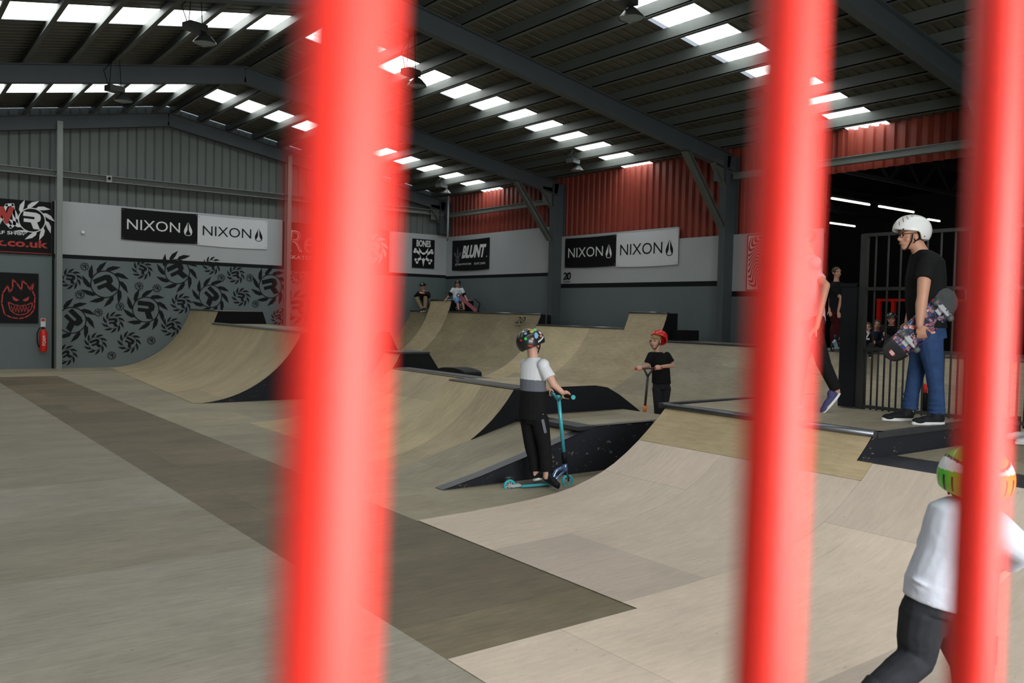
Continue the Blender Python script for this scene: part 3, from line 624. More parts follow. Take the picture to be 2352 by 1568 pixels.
# swirl poster
t, a = banner('poster', 'black and white swirl poster beside the nearest visible column', 'poster', (XB-.10, 11.2, 2.11), UB, NB, 1.25, 1.13, 'white')
cx, cy, n = .62, .56, 34
for k in range(n):
    th0 = 2*math.pi*k/n; pv = None; r = .10
    while r < .9:
        wv = .30*math.sin(r*13)*min(1, r*3); h = math.pi/n*.52
        def q(a_): return (cx+r*math.cos(th0+wv+a_), cy+r*math.sin(th0+wv+a_))
        cur = (q(-h), q(h))
        if pv and all(0.02 < x < 1.23 and 0.02 < y < 1.11 for x, y in (*pv, *cur)): a.poly([pv[0], pv[1], cur[1], cur[0]])
        pv = cur; r += .03
for r_ in ((0, 0, 1.25, .02), (0, 1.11, 1.25, 1.13), (0, 0, .02, 1.13), (1.23, 0, 1.25, 1.13)): a.rect(*r_)
a.build('swirl', 'mural_black', t); g = Art((0, 0, 0), UB, NB); g.lift = .015; g.disc(cx, cy, .09); g.build('disc', 'sign_red', t)
a = Art((XB-.085, 16.98, 2.30), UB, NB); a.text('20', 0, .12, .30, .31, 0, .1, .02); a.ring(.21, .21, .06, .09); a.text('YEARS', 0, .04, .28, .09); o = a.build('painted_number', 'mural_black', wall_right); o['label'] = 'black painted number 20 with the word YEARS'

# small fittings on the gable wall
t = thing('fire_extinguisher', 'red fire extinguisher hung on the wall left of the wind post', 'fire extinguisher', (3.36, YA-.17, .40))
m = MB(); m.tube([(0, 0, 0), (0, 0, .02), (0, 0, .44), (0, 0, .50), (0, 0, .53)], [.07, .08, .08, .05, .025], 16); m.build('cylinder', 'red_paint', t)
m = MB(); m.box((-.03, -.02, .53), (.03, .02, .56)); m.box((-.01, -.09, .56), (.01, .03, .575)); m.build('valve', 'black', t)
m = MB(); m.tube([(0, 0, .55), (-.08, -.02, .55), (-.13, -.02, .42), (-.12, -.02, .2), (-.08, -.03, .1)], .012, 8); m.build('hose', 'black', t)
a = Art((-.03, -.082, .15), (0, 0, 1), (0, -1, 0), (-1, 0, 0)); a.text('FOAM', 0, -.07, .22, .0); a.build('lettering', 'white', t)
t = thing('safety_sign', 'small white notice with red square above the fire extinguisher', 'sign', (3.32, YA-.07, .97)); m = MB(); m.box((0, 0, 0), (.10, -.006, .20)); m.build('plate', 'white', t); m = MB(); m.box((.01, -.008, .13), (.09, -.006, .19)); m.build('red_square', 'sign_red', t)
t = thing('motion_sensor', 'small black round sensor on the rail of the gable wall', 'sensor', (4.73, YA-.26, 4.47)); m = MB(); m.box((-.06, -.01, -.03), (.06, .02, .13)); m.build('plate', 'white_pipe', t); m = MB(); m.tube([(0, -.01, .06), (0, -.05, .06)], .035, 12); m.build('dome', 'black', t)
m = MB(); m.tube([(4.2, YA-.06, 3.22), (4.2, YA-.11, 3.22)], [.05, .035], 12); tag(m.build('round_sensor', 'white'), 'small round white fitting on the white board', 'fitting')

# ---------------------------------------------------------------- steel fence on the deck
t = thing('steel_fence', 'black steel bar fence standing on the deck behind the white helmet', 'fence', (7.5, 3.8, .735)); FX = 7.5
y = 4.5; k = 0
while y > -.2:
    m = MB(); m.tube([(FX, y, .735), (FX, y, 2.36)], .009, 8); m.build('bar', 'hall_steel', t)
    m = MB(); m.tube([(FX, y-.0605, .735), (FX, y-.0605, 1.30)], .009, 8); m.build('bar', 'hall_steel', t); y -= .121; k += 1
for z in (.76, 1.30, 1.86, 2.36):
    m = MB(); m.bar((FX, 4.50, z), (FX, -.3, z), .025, .03); m.build('rail', 'hall_steel', t)
for yy in (4.49, 3.35, 2.0, .4):
    m = MB(); m.box((FX-.025, yy-.03, .735), (FX+.025, yy+.03, 2.37)); m.build('post', 'hall_steel', t)
reloc(t)
m = MB(); m.box((FX-.06, 4.52, .745), (FX+.03, 4.68, 1.9)); m.box((FX-.07, 4.52, 1.88), (FX+.04, 4.69, 1.91)); tag(m.build('gate_post', 'black_ply'), 'thick black boarded gate post at the left end of the steel fence', 'post')
# red barrier in the far hall
t = thing('barrier_frame', 'red steel barrier frame beyond the fence in the dark hall', 'barrier', (17, 10, 0))
m = MB(); m.bar((16.2, 9.4, 1.97), (16.2, 7.2, 1.97), .05, .05); m.build('rail', 'red_paint', t)
for yy in (9.35, 9.05): m = MB(); m.bar((16.2, yy, .0), (16.2, yy, 1.95), .07, .07); m.build('post', 'red_paint', t)
reloc(t)

# ---------------------------------------------------------------- red railing right in front of the viewer
t = thing('red_railing', 'bright red steel railing with round bars close in front of the viewer, out of focus', 'railing', (.1, .1, .8)); K = .87
YB, D = .1017, .0060
bt = at(808, 0, .1266*K); bb = at(743, 1568, .1266*K); dirb = (bt-bb).normalized(); base = (bt+bb)/2; step = .1017*K
for i in range(-4, 8):
    c = base+Vector((step*i+(.0034 if i == 1 else 0), 0, 0)); z0 = (.95-c.z)/dirb.z; z1 = (2.05-c.z)/dirb.z
    m = MB(); m.tube([c+dirb*z0, c+dirb*z1], D, 32); m.build('bar', 'bar_red', t)
for zz in (.95, 2.05):
    k = (zz-base.z)/dirb.z; a = base+dirb*k
    m = MB(); m.bar(a+Vector((-step*5, 0, 0)), a+Vector((step*8, 0, 0)), .03, .02); m.build('rail', 'bar_red', t)
reloc(t)
# ---------------------------------------------------------------- people
RT = rt.copy(); FD = Vector((math.sin(YAW), math.cos(YAW), 0)); UP = Vector((0, 0, 1))     # rightwards, away, up
mat('skin', (0.56, 0.29, 0.20), 0.5, 0, .06, 25); mat('skin_pale', (0.66, 0.38, 0.29), 0.5, 0, .05, 25); mat('skin_shade', (0.42, 0.22, 0.15), 0.55)
mat('cloth_black', (0.011, 0.011, 0.012), 0.85, 0, .3, 30, bump=.3); mat('cloth_white', (0.74, 0.75, 0.80), 0.8, 0, .04, 14, bump=.3); mat('cloth_grey', (0.15, 0.165, 0.20), 0.85, 0, .08, 20)
mat('sweat_grey', (0.50, 0.52, 0.61), 0.9, 0, .07, 9, bump=1.0); mat('denim_black', (0.022, 0.023, 0.028), 0.8, 0, .45, 18, bump=.3); mat('denim_blue', (0.028, 0.060, 0.15), 0.8, 0, .45, 14, bump=.3)
mat('shorts_blue', (0.12, 0.25, 0.5), 0.8); mat('khaki', (0.20, 0.155, 0.09), 0.85, 0, .15, 8); mat('cloth_navy', (0.015, 0.025, 0.08), 0.85); mat('cloth_maroon', (.06, .008, .012), .8)
mat('shirt_pale', (0.45, 0.42, 0.45), 0.85, 0, .06, 10); mat('sole_white', (0.72, 0.72, 0.72), 0.5); mat('sole_gum', (0.50, 0.28, 0.15), 0.5); mat('shoe_black', (0.014, 0.015, 0.018), 0.6, 0, .3, 30)
mat('shoe_navy', (0.055, 0.05, 0.16), 0.7); mat('hair_blond', (0.38, 0.26, 0.13), 0.7, 0, .35, 60); mat('hair_brown', (0.06, 0.03, 0.018), 0.7, 0, .35, 60); mat('helmet_white', (0.80, 0.81, 0.82), 0.35, coat=.3)
mat('helmet_red', (0.72, 0.018, 0.014), 0.35, coat=.3); mat('helmet_black', (0.014, 0.015, 0.017), 0.3, coat=.3); mat('helmet_green', (0.09, 0.55, 0.03), 0.35, coat=.3); mat('helmet_orange', (0.95, 0.28, 0.03), 0.35, coat=.3)
mat('strap', (0.012, 0.012, 0.013), 0.7); mat('eye', (0.02, 0.015, 0.012), 0.2); mat('lip', (0.42, 0.13, 0.10), 0.5); mat('glass_dark', (0.03, 0.03, 0.035), 0.15)
mat('aqua', (0.07, 0.47, 0.56), 0.28, .2, .05, 6); mat('aqua_bright', (0.10, 0.60, 0.68), 0.25, .45); mat('alu', (0.62, 0.66, 0.68), 0.3, .6); mat('teal_tyre', (0.03, 0.45, 0.50), 0.45); mat('oil_slick', (0.20, 0.30, 0.55), 0.2, .7, .7, 14)
mat('orange_metal', (0.85, 0.22, 0.05), 0.35, .3); mat('red_grip', (0.65, 0.06, 0.03), 0.6); mat('dark_metal', (0.06, 0.055, 0.06), 0.35, .6); mat('pink_deck', (0.45, 0.12, 0.17), 0.5); mat('grip_tape', (0.05, 0.055, 0.06), 0.9, 0, .5, 12)
mat('sticker_green', (0.03, 0.62, 0.09), .4); mat('sticker_blue', (0.22, 0.42, 0.72), .4); mat('sticker_yellow', (0.42, 0.46, 0.14), .4); mat('sticker_orange', (0.6, 0.25, 0.08), .4); mat('wheel_grey', (.10, .10, .11), .5); mat('sand', (.45, .30, .2), .6); mat('light_blue', (.3, .5, .62), .5)

def ortho(z, x):
    z = z.normalized(); x = (x-z*x.dot(z)).normalized(); return x, z.cross(x).normalized(), z
class Vol:      # closed solids fused into one continuous skin
    def __init__(s): s.mb = MB()
    def ell(s, c, rad, ax=None, n=14):
        X, Y, Z = ax or (Vector((1, 0, 0)), Vector((0, 1, 0)), Vector((0, 0, 1))); c = Vector(c); m = n//2
        def q(i, j):
            th = math.pi*i/m; ph = 2*math.pi*j/n
            return c+X*rad[0]*math.sin(th)*math.cos(ph)+Y*rad[1]*math.sin(th)*math.sin(ph)+Z*rad[2]*math.cos(th)
        for i in range(m):
            for j in range(n):
                P = [q(i, j), q(i+1, j), q(i+1, j+1), q(i, j+1)]
                if i == 0: P = [P[0], P[1], P[2]]
                elif i == m-1: P = [P[0], P[1], P[3]]
                s.mb.face(P)
        return s
    def cone(s, a, r0, b, r1, n=14, cap=True):
        a, b = Vector(a), Vector(b)
        if (b-a).length < 1e-5: return s
        x, y, z = ortho(b-a, Vector((.3, .5, .8)) if abs((b-a).normalized().dot(Vector((.3, .5, .8)).normalized())) < .9 else Vector((1, 0, 0)))
        A = [a+(x*math.cos(2*math.pi*k/n)+y*math.sin(2*math.pi*k/n))*r0 for k in range(n)]; B = [b+(x*math.cos(2*math.pi*k/n)+y*math.sin(2*math.pi*k/n))*r1 for k in range(n)]
        for k in range(n): s.mb.face([A[k], A[(k+1) % n], B[(k+1) % n], B[k]])
        s.mb.face(A[::-1]); s.mb.face(B); return s
    def chain(s, L, ends=True):
        for i, (p, r) in enumerate(L):
            if ends or 0 < i < len(L)-1: s.ell(p, (r, r, r), n=12)
        for (p, r), (q, t) in zip(L[:-1], L[1:]): s.cone(p, r, q, t)
        return s
    def loft(s, rings, n=20, X=None, Y=None):      # rings: (centre, a, b); a along X, b along Y
        X, Y = X or RT, Y or FD; Q = []
        for c, a, b in rings: c = Vector(c); Q.append([c+X*a*math.cos(2*math.pi*k/n)+Y*b*math.sin(2*math.pi*k/n) for k in range(n)])
        for A, B in zip(Q[:-1], Q[1:]):
            for k in range(n): s.mb.face([A[k], A[(k+1) % n], B[(k+1) % n], B[k]])
        s.mb.face(Q[0][::-1]); s.mb.face(Q[-1]); return s
    def finish(s, name, m, parent, vox=.006, sm=3, label=None):
        o = s.mb.build(name, m, parent)
        r = o.modifiers.new('skin', 'REMESH'); r.mode = 'VOXEL'; r.voxel_size = vox; r.use_smooth_shade = True
        if sm: q = o.modifiers.new('soft', 'SMOOTH'); q.iterations = sm; q.factor = .5
        if label: o['label'] = label
        return o
def dirs(F):      # facing -> facing, its right hand, up
    F = Vector(F).normalized(); return F, F.cross(UP).normalized(), UP
def head(v, c, F, s=1.0, pitch=0.0):
    F, Rg, U = dirs(F); F2 = (F*math.cos(pitch)+U*math.sin(pitch)).normalized(); U2 = Rg.cross(F2); ax = (Rg, F2, U2)
    P = lambda x, y, z: c+(Rg*x+F2*y+U2*z)*s
    v.ell(P(0, -.008, .025), (.073*s, .092*s, .083*s), ax, 18); v.ell(P(0, .022, -.035), (.056*s, .066*s, .070*s), ax, 16); v.ell(P(0, .052, -.085), (.030*s, .026*s, .024*s), ax, 12)
    v.chain([(P(0, .080, .015), .009*s), (P(0, .102, -.022), .0125*s)]); v.ell(P(0, .088, -.028), (.018*s, .012*s, .009*s), ax, 10)
    for e in (-1, 1):
        v.ell(P(e*.073, -.008, -.01), (.010*s, .020*s, .031*s), ax, 10); v.ell(P(e*.032, .070, .032), (.026*s, .014*s, .009*s), ax, 10); v.ell(P(e*.042, .050, -.028), (.022*s, .024*s, .022*s), ax, 10)
    v.ell(P(0, .080, -.055), (.022*s, .012*s, .008*s), ax, 10)
    return P, ax
def face_parts(P, ax, s, parent, vox=.003):
    for e in (-1, 1): m = MB(); v = Vol(); v.ell(P(e*.031, .081, .010), (.011*s, .006*s, .006*s), ax, 10); v.mb.build('eye', 'eye', parent); v = Vol(); v.ell(P(e*.031, .086, .030), (.018*s, .004*s, .0035*s), ax, 8); v.mb.build('eyebrow', 'hair_brown', parent)
    v = Vol(); v.ell(P(0, .089, -.058), (.021*s, .006*s, .006*s), ax, 10); v.mb.build('mouth', 'lip', parent)
def hand_grip(v, wrist, g, b, s=1.0, rad=.016):       # fingers close round a bar at g with axis b
    a = (Vector(g)-Vector(wrist)); b = Vector(b).normalized(); a = (a-b*a.dot(b)).normalized(); u = b.cross(a)
    if u.z < 0: u = -u
    q = lambda ph, off, r: g+b*off*s+(a*math.cos(R(ph))+u*math.sin(R(ph)))*r
    rr = rad+.010*s
    v.chain([(wrist, .021*s), (q(150, 0, rr+.012*s), .022*s)]); v.ell(q(125, 0, rr+.004), (.040*s, .024*s, .017*s), (b, *ortho(u, b)[1:]) if False else (b, a, u), 12)
    for k, off in enumerate((-.033, -.011, .011, .031)):
        r = (.0085, .009, .0088, .0078)[k]*s; v.chain([(q(110, off, rr+.004), r*1.1), (q(50, off, rr), r), (q(-5, off, rr), r*.95), (q(-60, off, rr*.95), r*.85)])
    v.chain([(q(150, -.03, rr+.01), .011*s), (q(205, -.045, rr), .0098*s), (q(265, -.042, rr), .0088*s), (q(310, -.035, rr), .008*s)])
def hand_open(v, wrist, d, n, s=1.0, curl=35, side=1):      # d along the fingers, n out of the back of the hand
    x, y, z = ortho(Vector(d), Vector(n)); n = x; w = z.cross(n)*side; d = z; wrist = Vector(wrist)
    v.chain([(wrist, .023*s), (wrist+d*.03*s, .022*s)]); v.ell(wrist+d*.055*s, (.016*s, .040*s, .048*s), (n, w, d), 12)
    for k, (off, ln) in enumerate(((-.030, .062), (-.010, .075), (.011, .072), (.031, .056))):
        p = wrist+d*.088*s+w*off*s; L = [(p, .0098*s)]; a = 0
        for j, f in enumerate((.45, .32, .23)):
            a += R(curl*(.7+.15*k)); p = p+(d*math.cos(a)-n*math.sin(a))*ln*f*s*1.05; L.append((p, (.0092, .0085, .0076)[j]*s))
        v.chain(L)
    p = wrist+d*.03*s-w*.030*s; v.chain([(p, .013*s), (p+(d*.6-w*.55-n*.4)*.035*s, .011*s), (p+(d*1.3-w*.65-n*1.1)*.042*s, .0095*s)])
def helmet(parent, c, F, s, m, cut=None, holes=True, pitch=0.0, radii=(.098, .125, .105), name='helmet', mi_fn=None, mats=None, nf=64):
    F, Rg, U = dirs(F); F2 = (F*math.cos(pitch)+U*math.sin(pitch)).normalized(); U2 = Rg.cross(F2); c = Vector(c)
    def default(az):
        a = abs(az)
        return R(2-10*a/95) if a < 88 else (R(-8-(a-88)*2.2) if a < 100 else R(-34))
    cut = cut or default; mb = MB(); M = 22 if nf < 100 else 60
    def q(i, j):
        azd = -180+360*j/nf; az = math.radians(azd); e0 = cut(azd); el = math.pi/2-(math.pi/2-e0)*i/M
        bulge = 1+.03*math.cos(2*el)
        return c+(Rg*radii[0]*math.cos(el)*math.sin(az)+F2*radii[1]*math.cos(el)*math.cos(az)+U2*radii[2]*math.sin(el)*bulge)*s, azd, math.degrees(el)
    for i in range(M):
        for j in range(nf):
            P = [q(i, j), q(i+1, j), q(i+1, j+1), q(i, j+1)]; az = (P[0][1]+P[2][1])/2; el = (P[0][2]+P[2][2])/2
            V = [p[0] for p in P]
            if i == 0: V = V[:3]
            mb.face(V, mi_fn(az, el) if mi_fn else 0, smooth=True)
    o = mb.build(name, mats or m, parent); sd = o.modifiers.new('wall', 'SOLIDIFY'); sd.thickness = .014*s; sd.offset = 1
    def onshell(az, el, lift=1.0):
        az, el = R(az), R(el); return c+(Rg*radii[0]*math.cos(el)*math.sin(az)+F2*radii[1]*math.cos(el)*math.cos(az)+U2*radii[2]*math.sin(el)*(1+.03*math.cos(2*el)))*s*lift
    return o, onshell
def patch(parent, sh, az, el, w, h, m, rot=0, name='sticker', n=14, square=False):
    mb = MB(); P = []; lift = 1.155
    for k in range(n):
        a = 2*math.pi*k/n
        x, y = (w/2*math.cos(a), h/2*math.sin(a)) if not square else (w/2*max(-1, min(1, 1.5*math.cos(a))), h/2*max(-1, min(1, 1.5*math.sin(a))))
        x, y = x*math.cos(rot)-y*math.sin(rot), x*math.sin(rot)+y*math.cos(rot); P.append(sh(az+x/max(.3, math.cos(R(el))), el+y, lift))
    cc = sh(az, el, lift+.01)
    for k in range(n): mb.face([cc, P[k], P[(k+1) % n]], smooth=True)
    return mb.build(name, m, parent)
def straps(parent, P, s):
    for e in (-1, 1):
        m = MB(); m.tube([P(e*.086, .030, .015), P(e*.072, .035, -.045), P(e*.03, .048, -.105), P(0, .050, -.116)], .0055*s, 6); m.tube([P(e*.084, -.045, .0), P(e*.076, .02, -.06)], .0045*s, 6); m.build('chin_strap', 'strap', parent)
def shoe(parent, heel, toe, wd=.09, h=.09, m='shoe_black', sole='sole_white', up=None, vox=.005, s2=None, label=None):
    heel, toe = Vector(heel), Vector(toe); U = Vector(up or (0, 0, 1)); x, y, z = ortho(toe-heel, U); U = x; W = y; D = (toe-heel); L = D.length; D = D/L
    v = Vol(); v.ell(heel+D*L*.22+U*h*.50, (h*.52, wd*.42, L*.23), (U, W, D)); v.ell(heel+D*L*.5+U*h*.40, (h*.36, wd*.44, L*.32), (U, W, D)); v.ell(heel+D*L*.78+U*h*.30, (h*.30, wd*.47, L*.22), (U, W, D)); v.cone(heel+D*L*.2+U*h*.5, wd*.40, heel+D*L*.19+U*h*1.05, wd*.38)
    o = v.finish('shoe', m, parent, vox, 2, label)
    mb = MB(); n = 20; P = []
    for k in range(n):
        a = 2*math.pi*k/n; P.append(heel+D*L*(.5+.52*math.cos(a))+W*wd*.48*math.sin(a)*(1-.08*math.cos(a)))
    mb.poly(P, U, h*.24); b = mb.build('sole', sole, o)
    return o
def limb(v, *L): v.chain([(Vector(p), r) for p, r in L])

# ---- scooters and boards
def wheel(parent, c, ax, r, tyre, hub):
    c, ax = Vector(c), Vector(ax).normalized(); x, y, z = ortho(ax, UP); m = MB(); n = 28
    for k in range(n):
        for j in range(10):
            def q(k, j): a = 2*math.pi*k/n; b = 2*math.pi*j/10; rr = r-.012+.012*math.cos(b); return c+(x*math.cos(a)+y*math.sin(a))*rr+z*.012*math.sin(b)
            m.face([q(k, j), q(k+1, j), q(k+1, j+1), q(k, j+1)], smooth=True)
    o = m.build('wheel', tyre, parent); m = MB()
    for k in range(8): a = 2*math.pi*k/8; m.bar(c+(x*math.cos(a)+y*math.sin(a))*.008, c+(x*math.cos(a+.3)+y*math.sin(a+.3))*(r-.018), .006, .014, z)
    m.tube([c-z*.013, c+z*.013], .011, 12); m.build('hub', hub, o)
def scooter(lab, Wr, Wf, T, b, hw, r=.058, col=('aqua', 'aqua_bright', 'teal_tyre', 'black'), ybar=False, wf=None, clampm='black', deckm='aqua', forkm='oil_slick'):
    Wr, Wf, T, b = Vector(Wr), Vector(Wf), Vector(T), Vector(b).normalized()
    t = thing('kick_scooter', lab, 'scooter', ((Wr+Wf)/2).xy.to_3d(), 0); D = (Wf-Wr); L = D.length; D.normalize(); ax = D.cross(UP).normalized(); N = ax.cross(D)
    for c in (Wr, Wf): wheel(t, c, ax, r, col[2], 'alu')
    m = MB(); a0 = Wr+D*.10+N*.00; a1 = Wf-D*.17+N*.0; m.bar(a0, a1, .105, .016, N); m.bar(a0-N*.014, a1-N*.014, .05, .014, N); m.build('deck', deckm, t)
    m = MB(); m.bar(a0+N*.0095, a1+N*.0095, .10, .003, N); m.build('grip_tape', 'grip_tape', t)
    m = MB()
    for e in (-1, 1): m.bar(Wr+ax*e*.02, a0+ax*e*.02, .008, .022, N)
    m.build('rear_fork', 'alu', t)
    m = MB(); m.tube([Wr+N*(r+.008)-D*.045, Wr+N*(r+.014), Wr+N*(r-.002)+D*.06], .012, 8); m.build('brake', 'dark_metal', t)
    hd = Wf+N*(r+.035)-D*.02; ht = hd+(T-hd).normalized()*.075
    m = MB(); m.tube([a1, a1+D*.02+N*.03, a1+D*.055+N*.10, (hd+ht)/2-D*.01], [.02, .018, .016, .02], 10); m.tube([a1+D*.0-N*.01, a1+D*.06+N*.03, hd-D*.01], .012, 8); m.build('neck', forkm, t)
    m = MB(); m.tube([hd, ht], .021, 12); m.build('head_tube', forkm, t)
    m = MB()
    for e in (-1, 1): m.tube([Wf+ax*e*.022, Wf+ax*e*.024+N*r*.8, hd], .009, 8)
    m.build('fork', 'dark_metal', t)
    cl = ht+(T-ht).normalized()*.11
    m = MB(); m.tube([ht, cl], .025, 14); m.build('clamp', clampm, t)
    m = MB()
    if ybar:
        y0 = cl+(T-cl)*.78; m.tube([cl, y0], .017, 12)
        for e in (-1, 1): m.tube([y0, T+b*e*hw*.36], .014, 10)
        m.tube([T-b*hw*.98, T+b*hw*.98], .013, 10)
    else:
        m.tube([cl, T-UP*.01], .0175, 14)
        for e in (-1, 1): m.tube([T-UP*.05, T+b*e*.09-UP*.005, T+b*e*.12], .013, 10); m.tube([T+b*e*.10, T+b*e*hw*.98], .013, 10)
    m.build('handlebar', col[0] if not ybar else 'dark_metal', t)
    for e in (-1, 1):
        m = MB(); m.tube([T+b*e*hw*.45, T+b*e*hw], .0175, 12); g = m.build('grip', col[3], t)
        m = MB(); m.tube([T+b*e*hw, T+b*e*(hw+.012)], .02, 12); m.build('bar_end', col[1] if not ybar else col[3], t)
    reloc(t); return t

# ---- child with the aqua scooter
Dp = 7.73
q = lambda x, y, d=0: at(x, y, Dp+d)
t = thing('person', 'child in sticker-covered helmet and banded shirt standing on an aqua scooter', 'person', Vector((4.8, 5.95, 0)))
F = (RT*.62+FD*.78); F, Rg, U = dirs(F)
v = Vol(); P, ax = head(v, q(1223, 787, .02), (RT*.72+FD*.6), .90)
limb(v, (q(1222, 800), .046), (q(1225, 826), .048)); v.loft([(q(1225, 826), .05, .045), (q(1225, 850), .10, .07), (q(1224, 900), .09, .065), (q(1224, 955), .10, .075)], X=Rg, Y=F)
SR, SLf = q(1249, 838, -.11), q(1206, 836, .11); ER, EL = q(1271, 882, -.13), q(1232, 880, .17); WR, WL = q(1293, 902, -.14), q(1256, 893, .12)
GR, GL = q(1302, 909, -.15), q(1263, 902, .14); bb_ = (GR-GL).normalized()
limb(v, (SR, .043), (ER, .034), (WR, .021)); limb(v, (SLf, .043), (EL, .034), (WL, .021)); hand_grip(v, WR, GR, bb_, .82); hand_grip(v, WL, GL, -bb_, .82)
HR, HL = q(1238, 955, -.05), q(1214, 955, .05); KR, KL = q(1251, 1021, -.05), q(1219, 1021, .05); AR, AL = q(1255, 1084, -.07), q(1230, 1080, .03)
limb(v, (HR, .065), (KR, .045), (AR, .031)); limb(v, (HL, .065), (KL, .045), (AL, .031)); limb(v, (AR, .031), (AR-U*.04, .03)); limb(v, (AL, .031), (AL-U*.04, .03))
body = v.finish('body', 'skin_pale', t, .005)
v = Vol(); v.loft([(q(1226, 820), .055, .05), (q(1226, 826), .085, .060), (q(1226, 833), .120, .075), (q(1226, 843), .134, .088), (q(1225, 860), .130, .092), (q(1224, 872), .132, .092)], X=Rg, Y=F)
v.cone(q(1246, 838, -.10), .050, q(1262, 868, -.13), .060); v.ell(q(1248, 838, -.105), (.056,)*3); v.cone(q(1208, 838, .10), .048, q(1218, 866, .14), .056); v.ell(q(1207, 837, .105), (.054,)*3)
o = v.finish('shirt', 'cloth_white', t, .006, 3, 'white upper part of the shirt')
v = Vol(); v.loft([(q(1224, 868), .131, .091), (q(1224, 897.5), .127, .095)], X=Rg, Y=F); v.finish('shirt_band', 'cloth_grey', t, .006, 1, 'grey band of the shirt')
v = Vol(); v.loft([(q(1224, 896.5), .1275, .096), (q(1223.5, 930), .135, .105), (q(1222, 962), .138, .11)], X=Rg, Y=F); v.finish('shirt_hem', 'cloth_black', t, .006, 1, 'black lower part of the shirt')
v = Vol(); v.loft([(q(1226, 945), .115, .09), (q(1226, 972), .125, .095)], X=Rg, Y=F); limb(v, (q(1240, 965, -.05), .082), (q(1250, 1021, -.05), .062), (q(1254, 1060, -.06), .058)); v.cone(q(1254, 1060, -.06), .060, q(1255, 1083, -.07), .055)
limb(v, (q(1215, 965, .05), .082), (q(1219, 1021, .05), .060), (q(1228, 1058, .04), .055)); v.cone(q(1228, 1058, .04), .058, q(1229, 1082, .03), .052); v.finish('trousers', 'cloth_black', t, .006)
m = MB(); pA = q(1246, 963, -.145); pB = q(1253, 994, -.135); m.bar(pA, pB, .026, .003, -FD+RT*.3); o = m.build('trouser_logo', 'cloth_grey', t)
shoe(t, q(1226, 1104, .04)-U*.0, q(1249, 1099, -.0)-U*0, .075, .085); shoe(t, q(1247, 1096, -.03), q(1283, 1122, -.12), .08, .085, 'shoe_black', 'shoe_black')
hm, sh = helmet(t, q(1218.5, 784, 0), (RT*.72+FD*.6), 1.02, 'helmet_black', cut=lambda a: R(4-12*abs(a)/90) if abs(a) < 80 else R(-8-(abs(a)-80)*.42), radii=(.100, .122, .108))
for az, el, w_, h_, mm, ro in ((100, 28, 16, 30, 'sticker_blue', .2), (85, 62, 40, 12, 'sticker_green', -.9), (70, 40, 14, 14, 'white', 0), (75, 25, 10, 16, 'sticker_orange', 1), (120, 45, 16, 14, 'sticker_yellow', 0), (135, 60, 24, 12, 'sticker_orange', .5),
        (145, 12, 12, 12, 'sticker_green', 0), (105, 55, 18, 12, 'sticker_yellow', .4), (150, 35, 12, 12, 'sticker_blue', 0), (165, 5, 14, 8, 'sign_red', 0), (125, -16, 22, 8, 'sign_red', .1), (170, 45, 16, 12, 'sticker_yellow', .3), (60, 70, 16, 10, 'light_blue', .3), (118, 12, 10, 10, 'sand', 0)):
    patch(hm, sh, az, el, w_, h_, mm, ro)
for k in range(6): patch(hm, sh, 92-6*k, 2+3.6*k, 5, 8, 'white', .3, 'white_letter', 8, True)
straps(t, P, .9); reloc(t)
scooter('aqua kick scooter under the child with the sticker-covered helmet', q(1170.5, 1115, -.04), q(1303.5, 1104, .16), q(1282.5, 906, 0), bb_, .265)

# ---- child in the red helmet
Dp = 12.0
F, Rg, U = dirs(-RT*.42-FD*.9)
t = thing('person', 'child in red helmet and black T-shirt riding behind the low box', 'person', Vector((8.9, 8.35, 0)))
v = Vol(); P, ax = head(v, q(1506, 783, -.02), (-RT*.62-FD*.75), .92, -.12); face_parts(P, ax, .92, t)
limb(v, (q(1508, 792), .044), (q(1510, 812), .046)); v.loft([(q(1512, 812), .06, .05), (q(1513, 822), .12, .07), (q(1517, 850), .105, .075), (q(1519, 880), .11, .08)], X=Rg, Y=F)
SR, SLf = q(1494, 817, .0), q(1532, 816, .02); ER, EL = q(1487, 840, -.02), q(1545, 839, .02); WR, WL = q(1472, 845, -.24), q(1518, 842, -.2); GR, GL = q(1468, 846.5, -.27), q(1511, 845, -.25); bb_ = (GL-GR).normalized()
limb(v, (SR, .040), (ER, .033), (WR, .021)); limb(v, (SLf, .040), (EL, .033), (WL, .021)); hand_grip(v, WR, GR, -bb_, .85); hand_grip(v, WL, GL, bb_, .85)
HL, HR = q(1528, 885, 0), q(1511, 885, .0)
limb(v, (HL, .06), (q(1526, 930, -.05), .045), (q(1519, 968, .02), .03)); limb(v, (HR, .06), (q(1512, 930, -.08), .045), (q(1512, 972, -.05), .03)); v.finish('body', 'skin_pale', t, .005)
v = Vol(); v.loft([(q(1510, 808), .062, .055), (q(1512, 815), .13, .08), (q(1514, 830), .135, .09), (q(1518, 850), .128, .09), (q(1519, 880), .135, .10)], X=Rg, Y=F); v.cone(q(1495, 816), .052, q(1488, 834, -.01), .056); v.ell(q(1495, 816), (.052,)*3); v.cone(q(1532, 816), .052, q(1541, 832, .0), .056); v.ell(q(1532, 816), (.052,)*3); v.finish('shirt', 'cloth_black', t, .006)
v = Vol(); v.loft([(q(1519, 872), .118, .085), (q(1519, 893), .125, .09)], X=Rg, Y=F); limb(v, (q(1529, 892), .075), (q(1526, 930, -.05), .058)); v.cone(q(1526, 930, -.05), .058, q(1519, 966, .0), .045); limb(v, (q(1510, 892), .075), (q(1511, 930, -.08), .058)); v.cone(q(1511, 930, -.08), .058, q(1511, 972, -.05), .045); v.finish('trousers', 'denim_black', t, .006)
